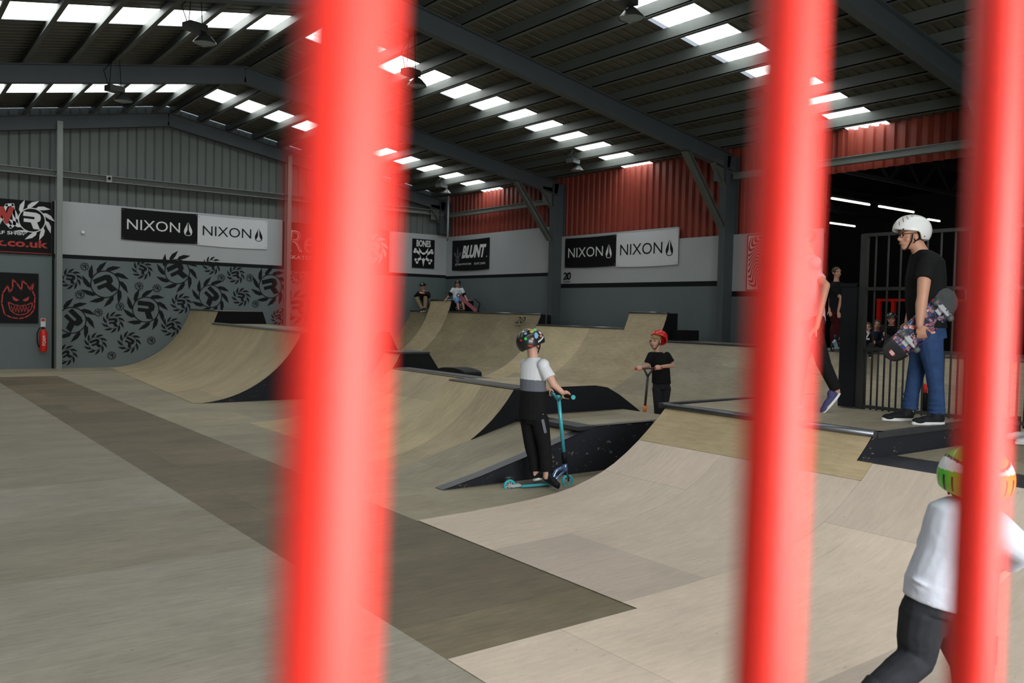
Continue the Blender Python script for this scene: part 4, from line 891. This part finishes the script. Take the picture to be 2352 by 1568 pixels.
shoe(t, q(1515, 982, .06), q(1512, 984, -.14), .08, .085); shoe(t, q(1521, 975, .08), q(1520, 980, -.12), .08, .085)
hm, sh = helmet(t, q(1514, 776, .02), (-RT*.62-FD*.75), 1.0, 'helmet_red', pitch=.25, cut=lambda a: R(12-10*abs(a)/90) if abs(a) < 80 else R(2-(abs(a)-80)*.5))
hp = Vol(); hp.ell(P(0, -.01, .04), (.079*.92, .090*.92, .075*.92), ax, 16); hp.ell(P(-.02, .062, .062), (.05, .025, .03), ax, 12); hp.finish('hair', 'hair_blond', t, .005)
for az in (-60, -20, 20, 60): patch(hm, sh, az, 42, 9, 9, 'black', 0, 'vent')
straps(t, P, .92); reloc(t)
Wf = q(1478, 985, -.25); Wf.z = .06; Wr = Wf+(RT*.12+FD*.5); Wr.z = .06
scooter('dark scooter with orange clamp and red grips held by the red-helmeted child', Wr, Wf, (GR+GL)/2, bb_, (GL-GR).length/2+.05, col=('dark_metal', 'orange_metal', 'black', 'red_grip'), ybar=True, clampm='orange_metal', deckm='dark_metal', forkm='orange_metal')

# ---- man with the white helmet and a skateboard
Dp = 7.12
F, Rg, U = dirs(-RT*.97-FD*.12)
t = thing('person', 'man in white helmet, black T-shirt and blue jeans holding a skateboard', 'person', at(2110, 968, 7.1).xy.to_3d()+Vector((0, 0, .735)))
v = Vol(); P, ax = head(v, q(2091, 543), F, 1.0, -.05); face_parts(P, ax, 1.0, t)
limb(v, (q(2102, 556), .058), (q(2117, 585), .064)); v.loft([(q(2120, 582), .09, .07), (q(2127, 600), .17, .10), (q(2127, 650), .165, .115), (q(2127, 700), .15, .115), (q(2130, 755), .14, .095)], X=FD, Y=RT)
SN, SF = q(2130, 604, -.19), q(2124, 604, .19); EN, EF = q(2119, 681, -.25), q(2100, 684, .22); WN, WF2 = q(2112, 746, -.24), q(2085, 740, .1)
limb(v, (SN, .058), (q(2123, 640, -.235), .053), (EN, .043), (q(2116, 700, -.25), .045), (WN, .028)); limb(v, (SF, .055), (EF, .042), (WF2, .027))
hand_open(v, WN, (q(2118, 775, -.20)-WN), (-FD-RT*.3), 1.0, 26, 1); hand_open(v, WF2, (-UP-RT*.2), FD, 1.0, 35)
HN, HF = q(2133, 765, -.09), q(2127, 765, .09); KN, KF = q(2144, 846, -.10), q(2103, 852, .10); AN, AF = q(2150, 940, -.10), q(2088, 932, .12)
limb(v, (HN, .085), (KN, .055), (AN, .04)); limb(v, (HF, .085), (KF, .055), (AF, .04)); limb(v, (AN, .04), (AN-U*.05, .038)); limb(v, (AF, .04), (AF-U*.05, .038)); v.finish('body', 'skin', t, .006)
v = Vol(); v.loft([(q(2117, 574), .075, .062), (q(2124, 586), .155, .10), (q(2128, 600), .19, .125), (q(2126, 640), .195, .148), (q(2125, 690), .19, .146), (q(2128, 735), .185, .138), (q(2131, 752), .185, .135)], X=FD, Y=RT)
v.ell(q(2131, 605, -.18), (.075, .07, .075)); v.cone(q(2131, 605, -.185), .074, q(2122, 643, -.235), .070); v.cone(q(2124, 605, .185), .074, q(2114, 643, .22), .070); v.ell(q(2126, 605, .18), (.07, .07, .075)); v.finish('shirt', 'cloth_black', t, .007)
v = Vol(); v.loft([(q(2130, 742), .165, .125), (q(2131, 775), .18, .135)], X=FD, Y=RT); limb(v, (q(2135, 782, -.09), .105), (q(2145, 845, -.10), .073), (q(2151, 900, -.10), .060)); v.cone(q(2151, 898, -.10), .060, q(2152, 950, -.10), .064)
limb(v, (q(2124, 782, .09), .10), (q(2105, 850, .10), .070), (q(2095, 900, .11), .058)); v.cone(q(2095, 898, .11), .058, q(2090, 938, .12), .062)
for yy, r_ in ((915, .066), (927, .068), (938, .071), (948, .073)): v.ell(q(2151, yy, -.10), (r_, r_, .012)); v.ell(q(2091, yy-10, .12), (r_*.96, r_*.96, .012))
v.finish('jeans', 'denim_blue', t, .006, 2)
ha = Vector((0, 0, .737)); hA = q(2168, 969, -.12); hA.z = .737; tA = q(2096, 972, -.16); tA.z = .737; shoe(t, hA, tA, .10, .095, 'shoe_black', 'sole_white')
hA = q(2098, 962, .10); hA.z = .737; tA = q(2027, 958, .08); tA.z = .737; shoe(t, hA, tA, .10, .095, 'shoe_black', 'sole_white')
hm, sh = helmet(t, q(2095, 530), F, 1.12, 'helmet_white', radii=(.100, .128, .108), pitch=.02)
for az, el in ((-60, 55), (-140, 15), (60, 55), (-40, -0), (-105, -22)): patch(hm, sh, az, el, 5, 5, 'black', 0, 'vent', 8)
for k, (az, el, h_) in enumerate(((-30, 35, 30), (-42, 45, 26), (-22, 20, 22))): patch(hm, sh, az, el, 2.5, h_, 'lip', -.5, 'scuff_mark', 10)
m = MB(); m.tube([P(-.085, -.0, .022), P(-.06, .085, .018)], .003, 6); m.tube([P(.085, -.0, .022), P(.06, .085, .018)], .003, 6)
for e in (-1, 1): m.tube([P(e*.033+.024*math.cos(a), .096, .008+.018*math.sin(a)) for a in [2*math.pi*k/12 for k in range(13)]], .0028, 6, caps=False)
m.build('glasses', 'black', t)
hp = Vol(); hp.ell(P(0, -.03, .01), (.078, .080, .08), ax, 14); hp.ell(P(0, -.07, -.03), (.06, .03, .05), ax, 12); hp.finish('hair', 'hair_brown', t, .006)
straps(t, P, 1.0); reloc(t)
# skateboard
A0, A1 = q(2044, 812, -.10), q(2196, 675, -.20)
A0, A1 = q(2040, 822, -.16), q(2200, 672, -.20); Lx = (A1-A0).normalized(); Nn = (-FD-UP*.15); Nn = (Nn-Lx*Nn.dot(Lx)).normalized(); Wd = Lx.cross(Nn); cc = (A0+A1)/2; LB = (A1-A0).length
t = thing('skateboard', 'skateboard with colourful underside graphics held by the man in the white helmet', 'skateboard', cc)
g = bpy.data.materials.new('board_graphic'); g.use_nodes = True; MATS['board_graphic'] = g; nt = g.node_tree; vo = nt.nodes.new('ShaderNodeTexVoronoi'); vo.inputs['Scale'].default_value = 17
nz = nt.nodes.new('ShaderNodeTexNoise'); nz.inputs['Scale'].default_value = 9; nz.inputs['Distortion'].default_value = 2.6; nz.inputs['Detail'].default_value = 3; tc = nt.nodes.new('ShaderNodeTexCoord'); cr = nt.nodes.new('ShaderNodeValToRGB'); nt.links.new(tc.outputs['Object'], nz.inputs['Vector']); nt.links.new(nz.outputs[0], cr.inputs[0])
cr.color_ramp.interpolation = 'CONSTANT'; E_ = cr.color_ramp.elements; E_[0].color = (.01, .01, .015, 1); E_[1].position = .42; E_[1].color = (.03, .09, .35, 1)
for p_, c_ in ((.455, (.01, .01, .015, 1)), (.50, (.5, .02, .02, 1)), (.535, (.62, .6, .55, 1)), (.555, (.01, .01, .015, 1)), (.60, (.25, .4, .6, 1)), (.63, (.4, .02, .02, 1)), (.67, (.012, .012, .015, 1))): e_ = E_.new(p_); e_.color = c_
nt.links.new(cr.outputs[0], nt.nodes['Principled BSDF'].inputs['Base Color']); nt.nodes['Principled BSDF'].inputs['Roughness'].default_value = .35
mb = MB(); NS, NW = 40, 8
def bp_(i, j):
    s_ = -LB/2+LB*i/NS; h_ = .105; e_ = abs(s_)-(LB/2-.105)
    w2 = h_ if e_ <= 0 else h_*math.sqrt(max(0, 1-(e_/.105)**2))+.001
    wv = -w2+2*w2*j/NW; bend = max(0, abs(s_)-LB*.31)*.38; return cc+Lx*s_+Wd*wv-Nn*(bend+(wv/h_)**2*.006)
for i in range(NS):
    for j in range(NW):
        s_ = (i+.5)/NS; mb.face([bp_(i, j), bp_(i+1, j), bp_(i+1, j+1), bp_(i, j+1)], 1 if s_ < .17 else (2 if s_ > .80 else 0), smooth=True)
o = mb.build('deck', ['board_graphic', 'helmet_black', 'grip_tape', 'sand'], t); sd = o.modifiers.new('ply', 'SOLIDIFY'); sd.thickness = .011; sd.offset = 0
m = MB(); c2 = cc-Lx*LB*.40+Nn*.0; c2 = bp_(3, 4)+Nn*.008; m.poly([c2+(Lx*math.cos(a)*.020+Wd*math.sin(a)*.032) for a in [2*math.pi*k/16 for k in range(16)]], Nn, .002); m.build('round_logo', 'sign_red', t)
m = MB()
for k in (-1, 0, 1): m.bar(c2+Nn*.003+Lx*.010*k-Wd*.02, c2+Nn*.003+Lx*.010*k+Wd*.02, .005, .002, Nn)
m.build('logo_lettering', 'white', t)
for e in (-1, 1):
    c3 = cc+Lx*e*LB*.24+Nn*.012; m = MB(); m.bar(c3-Lx*.04, c3+Lx*.04, .055, .012, Nn); m.tube([c3+Nn*.01, c3+Nn*.035], .014, 10); m.bar(c3+Nn*.04-Wd*.055, c3+Nn*.04+Wd*.055, .02, .018, Nn); m.tube([c3+Nn*.04-Wd*.105, c3+Nn*.04+Wd*.105], .005, 8); tr = m.build('truck', 'alu', t)
    for f in (-1, 1): m = MB(); m.tube([c3+Nn*.04+Wd*f*.07, c3+Nn*.04+Wd*f*.075, c3+Nn*.04+Wd*f*.102, c3+Nn*.04+Wd*f*.106], [.020, .026, .026, .021], 16); m.build('wheel', 'wheel_grey', t)
reloc(t)

# ---- child in the foreground, seen from behind
Dp = 3.12
F, Rg, U = dirs(RT*.55+FD*.83)
t = thing('person', 'child in green and white helmet and pale grey sweatshirt in the foreground', 'person', at(2160, 1568, 3.12).xy.to_3d())
v = Vol(); P, ax = head(v, q(2232, 1103, .03), (RT*.35+FD*.9), .95, -.1)
limb(v, (q(2228, 1120, .02), .05), (q(2222, 1165, .0), .055)); v.loft([(q(2222, 1165), .08, .06), (q(2218, 1195), .12, .08), (q(2190, 1280), .10, .08), (q(2150, 1380), .11, .085)], X=RT, Y=FD)
SL2, SR2 = q(2162, 1186, .0), q(2285, 1208, .05); EL2, ER2 = q(2134, 1250, .15), q(2350, 1262, .10); WL2, WR2 = q(2190, 1290, .28), q(2322, 1298, .22); GL2, GR2 = q(2225, 1288, .32), q(2305, 1296, .24); bb_ = (GR2-GL2).normalized()
limb(v, (SL2, .045), (EL2, .035), (WL2, .024)); limb(v, (SR2, .045), (ER2, .035), (WR2, .024)); hand_grip(v, WL2, GL2, -FD, .85); hand_grip(v, WR2, GR2, bb_+FD*.2, .85)
K1, K2 = q(2106, 1512, .02), q(2222, 1522, .12); A1_, A2_ = q(1985, 1612, -.12), q(2228, 1640, .10)
limb(v, (q(2128, 1400, -.0), .07), (K1, .05), (A1_, .033)); limb(v, (q(2182, 1405, .03), .07), (K2, .05), (A2_, .033)); v.finish('body', 'skin_shade', t, .006)
v = Vol(); v.loft([(q(2222, 1150, 0), .062, .06), (q(2220, 1162, 0), .095, .078), (q(2217, 1178, 0), .130, .095), (q(2208, 1215), .134, .105), (q(2190, 1270), .125, .105), (q(2165, 1330), .125, .107), (q(2150, 1382), .118, .105)], X=(RT*.97-UP*.22).normalized(), Y=FD)
v.loft([(q(2152, 1340), .112, .108), (q(2148, 1384), .112, .11)], X=(RT*.97-UP*.22).normalized(), Y=FD)
limb(v, (q(2172, 1192), .062), (EL2, .046)); limb(v, (EL2, .046), (WL2, .036)); limb(v, (q(2278, 1208, .03), .068), (q(2345, 1260, .10), .055)); limb(v, (q(2345, 1260, .10), .055), (q(2322, 1290, .20), .040)); v.cone(q(2330, 1283, .17), .042, q(2318, 1296, .215), .036)
for k, (x_, y_, w_) in enumerate(((2128, 1342, .100), (2135, 1362, .108), (2200, 1330, .06), (2178, 1352, .09))): v.ell(q(x_, y_, -.04), (w_*.62, .045, .010), ((RT*.93-UP*.36).normalized(), FD, (UP*.93+RT*.36).normalized()))
v.finish('sweatshirt', 'sweat_grey', t, .007, 4)
v = Vol(); v.loft([(q(2150, 1368), .105, .09), (q(2150, 1405), .115, .10)], X=(RT*.97-UP*.22).normalized(), Y=FD); limb(v, (q(2122, 1408, -.0), .085), (q(2110, 1465, .0), .075), (q(2106, 1512, .02), .064), (q(2062, 1548, -.04), .062)); v.cone(q(2062, 1548, -.04), .060, q(1990, 1606, -.11), .050)
limb(v, (q(2182, 1412, .02), .085), (q(2220, 1522, .12), .062)); v.cone(q(2220, 1522, .12), .060, q(2227, 1632, .10), .05); v.finish('trousers', 'denim_black', t, .006)
shoe(t, q(1968, 1600, -.14), q(2005, 1655, -.10), .085, .09); hA = q(2226, 1672, .06); tA = q(2245, 1660, .24); shoe(t, hA, tA, .085, .09)
def gcol(az, el):
    b = abs(az); top = 56+6*math.cos(R(az*2))
    if el < 14 and 8 > el > -22 and (az % 24) < 6.5: return 4
    if el < 14: return 1 if -180 <= az < -95 or az > 150 else (3 if az > 20 or az > -95 else 1)
    if el > top: return 2
    if el > top-4: return 4
    return 0
def gcol(az, el):
    azr = (az+360) % 360                # 180 is the back, 270 the child's left
    low = 3 if azr < 190 else 1
    if -20 < el < 6 and (azr % 17) < 4.5: return 4
    if el < 14: return low
    top = 27+9*math.sin(R(azr*2-60))
    if el > top+5: return 1 if azr > 150 else 3
    if el > top: return 4
    return 0
hm, sh = helmet(t, q(2241, 1096, .0), (RT*.35+FD*.9), 1.0, None, radii=(.113, .128, .105), cut=lambda a: R(2-18*abs(a)/100) if abs(a) < 90 else R(-16-(abs(a)-90)*.20), mi_fn=gcol, mats=['helmet_white', 'helmet_green', 'helmet_green', 'helmet_orange', 'helmet_black'], nf=200)
hp = Vol(); hp.ell(P(0, -.02, -.01), (.082, .085, .085), ax, 14); hp.ell(P(0, -.05, -.06), (.06, .04, .05), ax, 12); hp.finish('hair', 'hair_brown', t, .006)
straps(t, P, .95); reloc(t)
Wf = q(2268, 1640, .30); Wf.z = .062; Wr = Wf-FD*.48-RT*.30; Wr.z = .062
scooter('thin-barred scooter held by the child in the foreground, mostly behind the right red bar', Wr, Wf, q(2287, 1287, .28), RT*.93+FD*.3, .20, col=('dark_metal', 'orange_metal', 'black', 'black'), deckm='dark_metal', forkm='dark_metal')

# ---- other people, generic seated and standing figures
def figure(lab, D, J, F, cols, s=1.0, helm=None, group=None, vox=.009, seat=False, face=True, shoes=True, root=None, cap=None, arms_bare=True, hat=None):
    """J: joint marks (x, y, depth offset)"""
    g = lambda k: at(J[k][0], J[k][1], D+(J[k][2] if len(J[k]) > 2 else 0)); F, Rg, U = dirs(F)
    t = thing('person', lab, 'person', root or g('hip').xy.to_3d(), 0, group); v = Vol(); hd = g('head'); P, ax = head(v, hd, F, s*.95)
    if face: face_parts(P, ax, s*.95, t)
    nk, hp = g('neck'), g('hip'); L = (nk-hp).length; limb(v, (hd-U*.03*s, .045*s), (nk, .05*s)); v.loft([(hp, .11*s, .08*s), (hp.lerp(nk, .5), .10*s, .075*s), (hp.lerp(nk, .88), .13*s, .075*s), (nk, .06*s, .05*s)], X=Rg, Y=F)
    v2 = Vol(); v2.loft([(hp-U*.02, .135*s, .105*s), (hp.lerp(nk, .5), .13*s, .10*s), (hp.lerp(nk, .85), .155*s, .095*s), (nk, .065*s, .055*s)], X=Rg, Y=F)
    v3 = Vol(); v3.loft([(hp+U*.05*s, .125*s, .10*s), (hp-U*.05*s, .13*s, .105*s)], X=Rg, Y=F)
    for e, sd in ((-1, 'l'), (1, 'r')):
        S_ = hp.lerp(nk, .86)+Rg*e*.145*s; E2, W2 = g(sd+'elbow'), g(sd+'hand'); limb(v, (S_, .042*s), (E2, .033*s), (W2, .022*s)); hand_open(v, W2, (W2-E2).normalized()*.6+F*.5, -F if False else U, .85*s, 30, e)
        v2.cone(S_, .058*s, S_.lerp(E2, .75 if arms_bare else 1), .055*s); v2.ell(S_, (.058*s,)*3)
        if not arms_bare: v2.ell(E2, (.05*s,)*3); v2.cone(E2, .05*s, E2.lerp(W2, .9), .038*s)
        H_ = hp+Rg*e*.07*s-U*.02; K_, A_ = g(sd+'knee'), g(sd+'foot'); limb(v, (H_, .06*s), (K_, .045*s), (A_, .03*s))
        v3.chain([(H_, .082*s), (K_, .064*s)]); v3.cone(K_, .062*s, K_.lerp(A_, .93 if cols[1] != 'shorts_blue' else .12), .05*s)
        if shoes:
            fd = Vector(J.get(sd+'toe', F)); shoe(t, A_-U*.06*s-fd.normalized()*.05, A_-U*.06*s+fd.normalized()*.19*s, .085*s, .085*s, cols[2], cols[3] if len(cols) > 3 else 'sole_white', vox=vox)
    v.finish('body', 'skin', t, vox*.8); v2.finish('shirt', cols[0], t, vox); v3.finish('trousers', cols[1], t, vox)
    if helm:
        hm, sh = helmet(t, P(0, -.005, .03), F, s*.95, helm); straps(t, P, s*.95)
        if hat:
            for az, el in ((-40, 30), (0, 45), (40, 30), (-75, 20), (75, 20)): patch(hm, sh, az, el, 9, 9, hat, 0, 'spot', 8)
    elif cap:
        hm, sh = helmet(t, P(0, -.005, .035), F, s*.86, cap, cut=lambda a: R(2), name='cap'); m = MB(); m.poly([P(.075*math.sin(R(a)), .07+.10*math.cos(R(a)), .045-.0*a) for a in range(-90, 91, 15)], U, .006); m.build('cap_peak', cap, t); patch(hm, sh, 0, 32, 30, 18, 'white', 0, 'cap_badge')
    else: hh = Vol(); hh.ell(P(0, -.018, .032), (.082*s, .095*s, .080*s), ax, 14); hh.finish('hair', 'hair_brown' if helm is None else helm, t, vox)
    reloc(t); return t

def adopt(o, t):
    bpy.context.view_layer.update(); o.data.transform(t.matrix_basis.inverted()); o.parent = t
# seated man with a phone in the far corner
Dc = 25.6
figure('man in black cap and khaki trousers sitting with a phone in the far corner', Dc, dict(head=(971, 659), neck=(972, 669), hip=(977, 701, .1), lelbow=(985, 681, -.05), relbow=(955, 680, -.05), lhand=(974, 673, -.3), rhand=(965, 672, -.3), lknee=(977, 684, -.4), rknee=(957, 686, -.4), lfoot=(976, 710, -.5), rfoot=(970, 711, -.5)),
       -FD-RT*.1, ['cloth_black', 'khaki', 'shoe_black', 'sole_white'], 1.0, cap='black', vox=.011, arms_bare=False)
m = MB(); c = at(969.5, 671.5, Dc-.36); m.bar(c-RT*.05, c+RT*.06, .012, .075, UP-FD*.3); tag(m.build('phone', 'sign_red'), 'phone with red case held by the man in the black cap', 'phone')
Dc = 24.6
SITK = figure('child in black helmet and white T-shirt with elbow pads sitting on the tall corner ramp', Dc, dict(head=(1051, 651.5), neck=(1051, 661), hip=(1049, 686, .05), lelbow=(1066, 676), relbow=(1035, 674), lhand=(1072, 687, -.1), rhand=(1025, 686.5), lknee=(1062, 690, -.38), rknee=(1050, 693, -.42), lfoot=(1066, 712, -.4), rfoot=(1054, 712, -.45)),
       -FD-RT*.05, ['cloth_white', 'shorts_blue', 'shoe_black', 'sole_white'], .88, helm='helmet_black', vox=.010)
for x, y, lab in ((1034, 675, 'left'), (1066, 676, 'right')):
    m = MB(); c = at(x, y, Dc-.0); m.tube([c+UP*.05, c+UP*.03, c-UP*.03, c-UP*.06], [.045, .052, .052, .04], 12); adopt(m.build('elbow_pad', 'black'), SITK)
A0, A1 = at(1056, 681, Dc-.5), at(1094, 714, Dc-.3); Lx = (A1-A0).normalized(); Nn = Lx.cross(RT-UP*.2).normalized()
t = thing('kick_scooter', 'pink scooter leaning across the knees of the child on the tall corner ramp', 'scooter', (A0+A1)/2)
m = MB(); m.bar(A0, A1, .10, .02, -FD); m.build('deck', 'pink_deck', t); wheel(t, A1+Lx*.07, FD, .055, 'black', 'alu'); wheel(t, A0-Lx*.05, FD, .055, 'black', 'alu')
m = MB(); c = A1+Lx*.06; m.tube([c, c+UP*.25+RT*.05, c+UP*.38-RT*.10], .016, 8); m.build('handlebar', 'black', t); reloc(t)

# walker half hidden by the middle bar
Dc = 7.75
figure('person in pale T-shirt striding on the deck, mostly behind the middle red bar', Dc, dict(head=(1846, 548), neck=(1858, 585), hip=(1868, 732), lelbow=(1862, 655, .22), relbow=(1898, 655, -.22), lhand=(1840, 720, .25), rhand=(1876, 752, -.25), lknee=(1842, 822, .1), rknee=(1892, 835, -.08), lfoot=(1830, 921, .1), rfoot=(1922, 898, -.05), rtoe=(RT*-.62-UP*.78)),
       -RT, ['shirt_pale', 'cloth_black', 'shoe_navy', 'sole_white'], 1.0, vox=.008)
# people beyond, on the long ramp deck and in the dark hall
Dc = 14.4
figure('child in black clothes standing on the far deck left of the black gate post', Dc, dict(head=(1922, 626), neck=(1921, 646), hip=(1920, 715), lelbow=(1908, 685, .1), relbow=(1932, 685, -.1), lhand=(1905, 715, -.05), rhand=(1925, 716, -.1), lknee=(1914, 757), rknee=(1925, 757), lfoot=(1914, 792), rfoot=(1926, 792)),
       -FD+RT*.2, ['cloth_black', 'cloth_maroon', 'shoe_black'], .9, vox=.010)
scooter('pale blue scooter on the far deck left of the gate post', at(1930, 797, 14.1), at(1912, 800, 13.9), at(1926, 772, 14.0), FD, .12, r=.05, col=('light_blue', 'light_blue', 'black', 'black'), deckm='light_blue', forkm='light_blue')
KIDS = []
for i, (x, top, lab, sc_, hl) in enumerate(((1992, 752, 'black shirt with a white number sitting on the far deck beyond the fence', 'cloth_black', None), (2014, 746, 'navy shirt sitting bareheaded on the far deck beyond the fence', 'cloth_navy', None), (2047, 733, 'black spotted helmet sitting on the far deck beyond the fence', 'cloth_black', 'helmet_black'))):
    KIDS.append(figure('child in '+lab, (14.1, 14.55, 14.2)[i], dict(head=(x, top), neck=(x, top+14), hip=(x, top+50, .1), lelbow=(x+14, top+36, -.1), relbow=(x-14, top+36, -.1), lhand=(x+8, top+48, -.3), rhand=(x-6, top+48, -.3), lknee=(x+9, top+42, -.38), rknee=(x-9, top+42, -.38), lfoot=(x+8, top+62, -.45), rfoot=(x-8, top+62, -.45)),
           -FD-RT*.4, [sc_, 'denim_black', 'shoe_black'], .85, helm=hl, vox=.010, hat='white' if hl else None))
A = Art(at(1984, 780, 13.9), RT, -FD); A.text('2', 0, 0, .09, .15, 0, 0, .02); o = A.build('shirt_number', 'white', None); adopt(o, KIDS[0])
figure('person in pale top standing on the far deck behind the right red bar', 15.4, dict(head=(2243, 640), neck=(2243, 658), hip=(2243, 735), lelbow=(2262, 700), relbow=(2226, 700), lhand=(2262, 730, -.1), rhand=(2228, 730, -.1), lknee=(2250, 785), rknee=(2236, 785), lfoot=(2251, 832), rfoot=(2235, 832)),
       -FD, ['shirt_pale', 'cloth_black', 'shoe_black'], 1.0, vox=.011)
figure('person in black with white trainers cut off by the right edge', 7.35, dict(head=(2380, 600), neck=(2382, 640), hip=(2385, 780), lelbow=(2385, 720, .2), relbow=(2412, 715, -.2), lhand=(2380, 770, .2), rhand=(2400, 770, -.2), lknee=(2372, 900, .1), rknee=(2392, 900, -.1), lfoot=(2362, 992, .1), rfoot=(2385, 1004, -.1)),
       -RT, ['cloth_black', 'cloth_black', 'white', 'sole_white'], 1.0, vox=.009)
t = thing('bottle', 'small red-topped black bottle standing at the foot of the fence behind the jeans', 'bottle', at(2123, 925, 7.9)); t.location.z = .737
m = MB(); m.tube([(0, 0, 0), (0, 0, .16), (0, 0, .19)], [.03, .03, .018], 12); m.build('body', 'black', t); m = MB(); m.tube([(0, 0, .17), (0, 0, .26)], .022, 12); m.build('cap', 'red_paint', t)
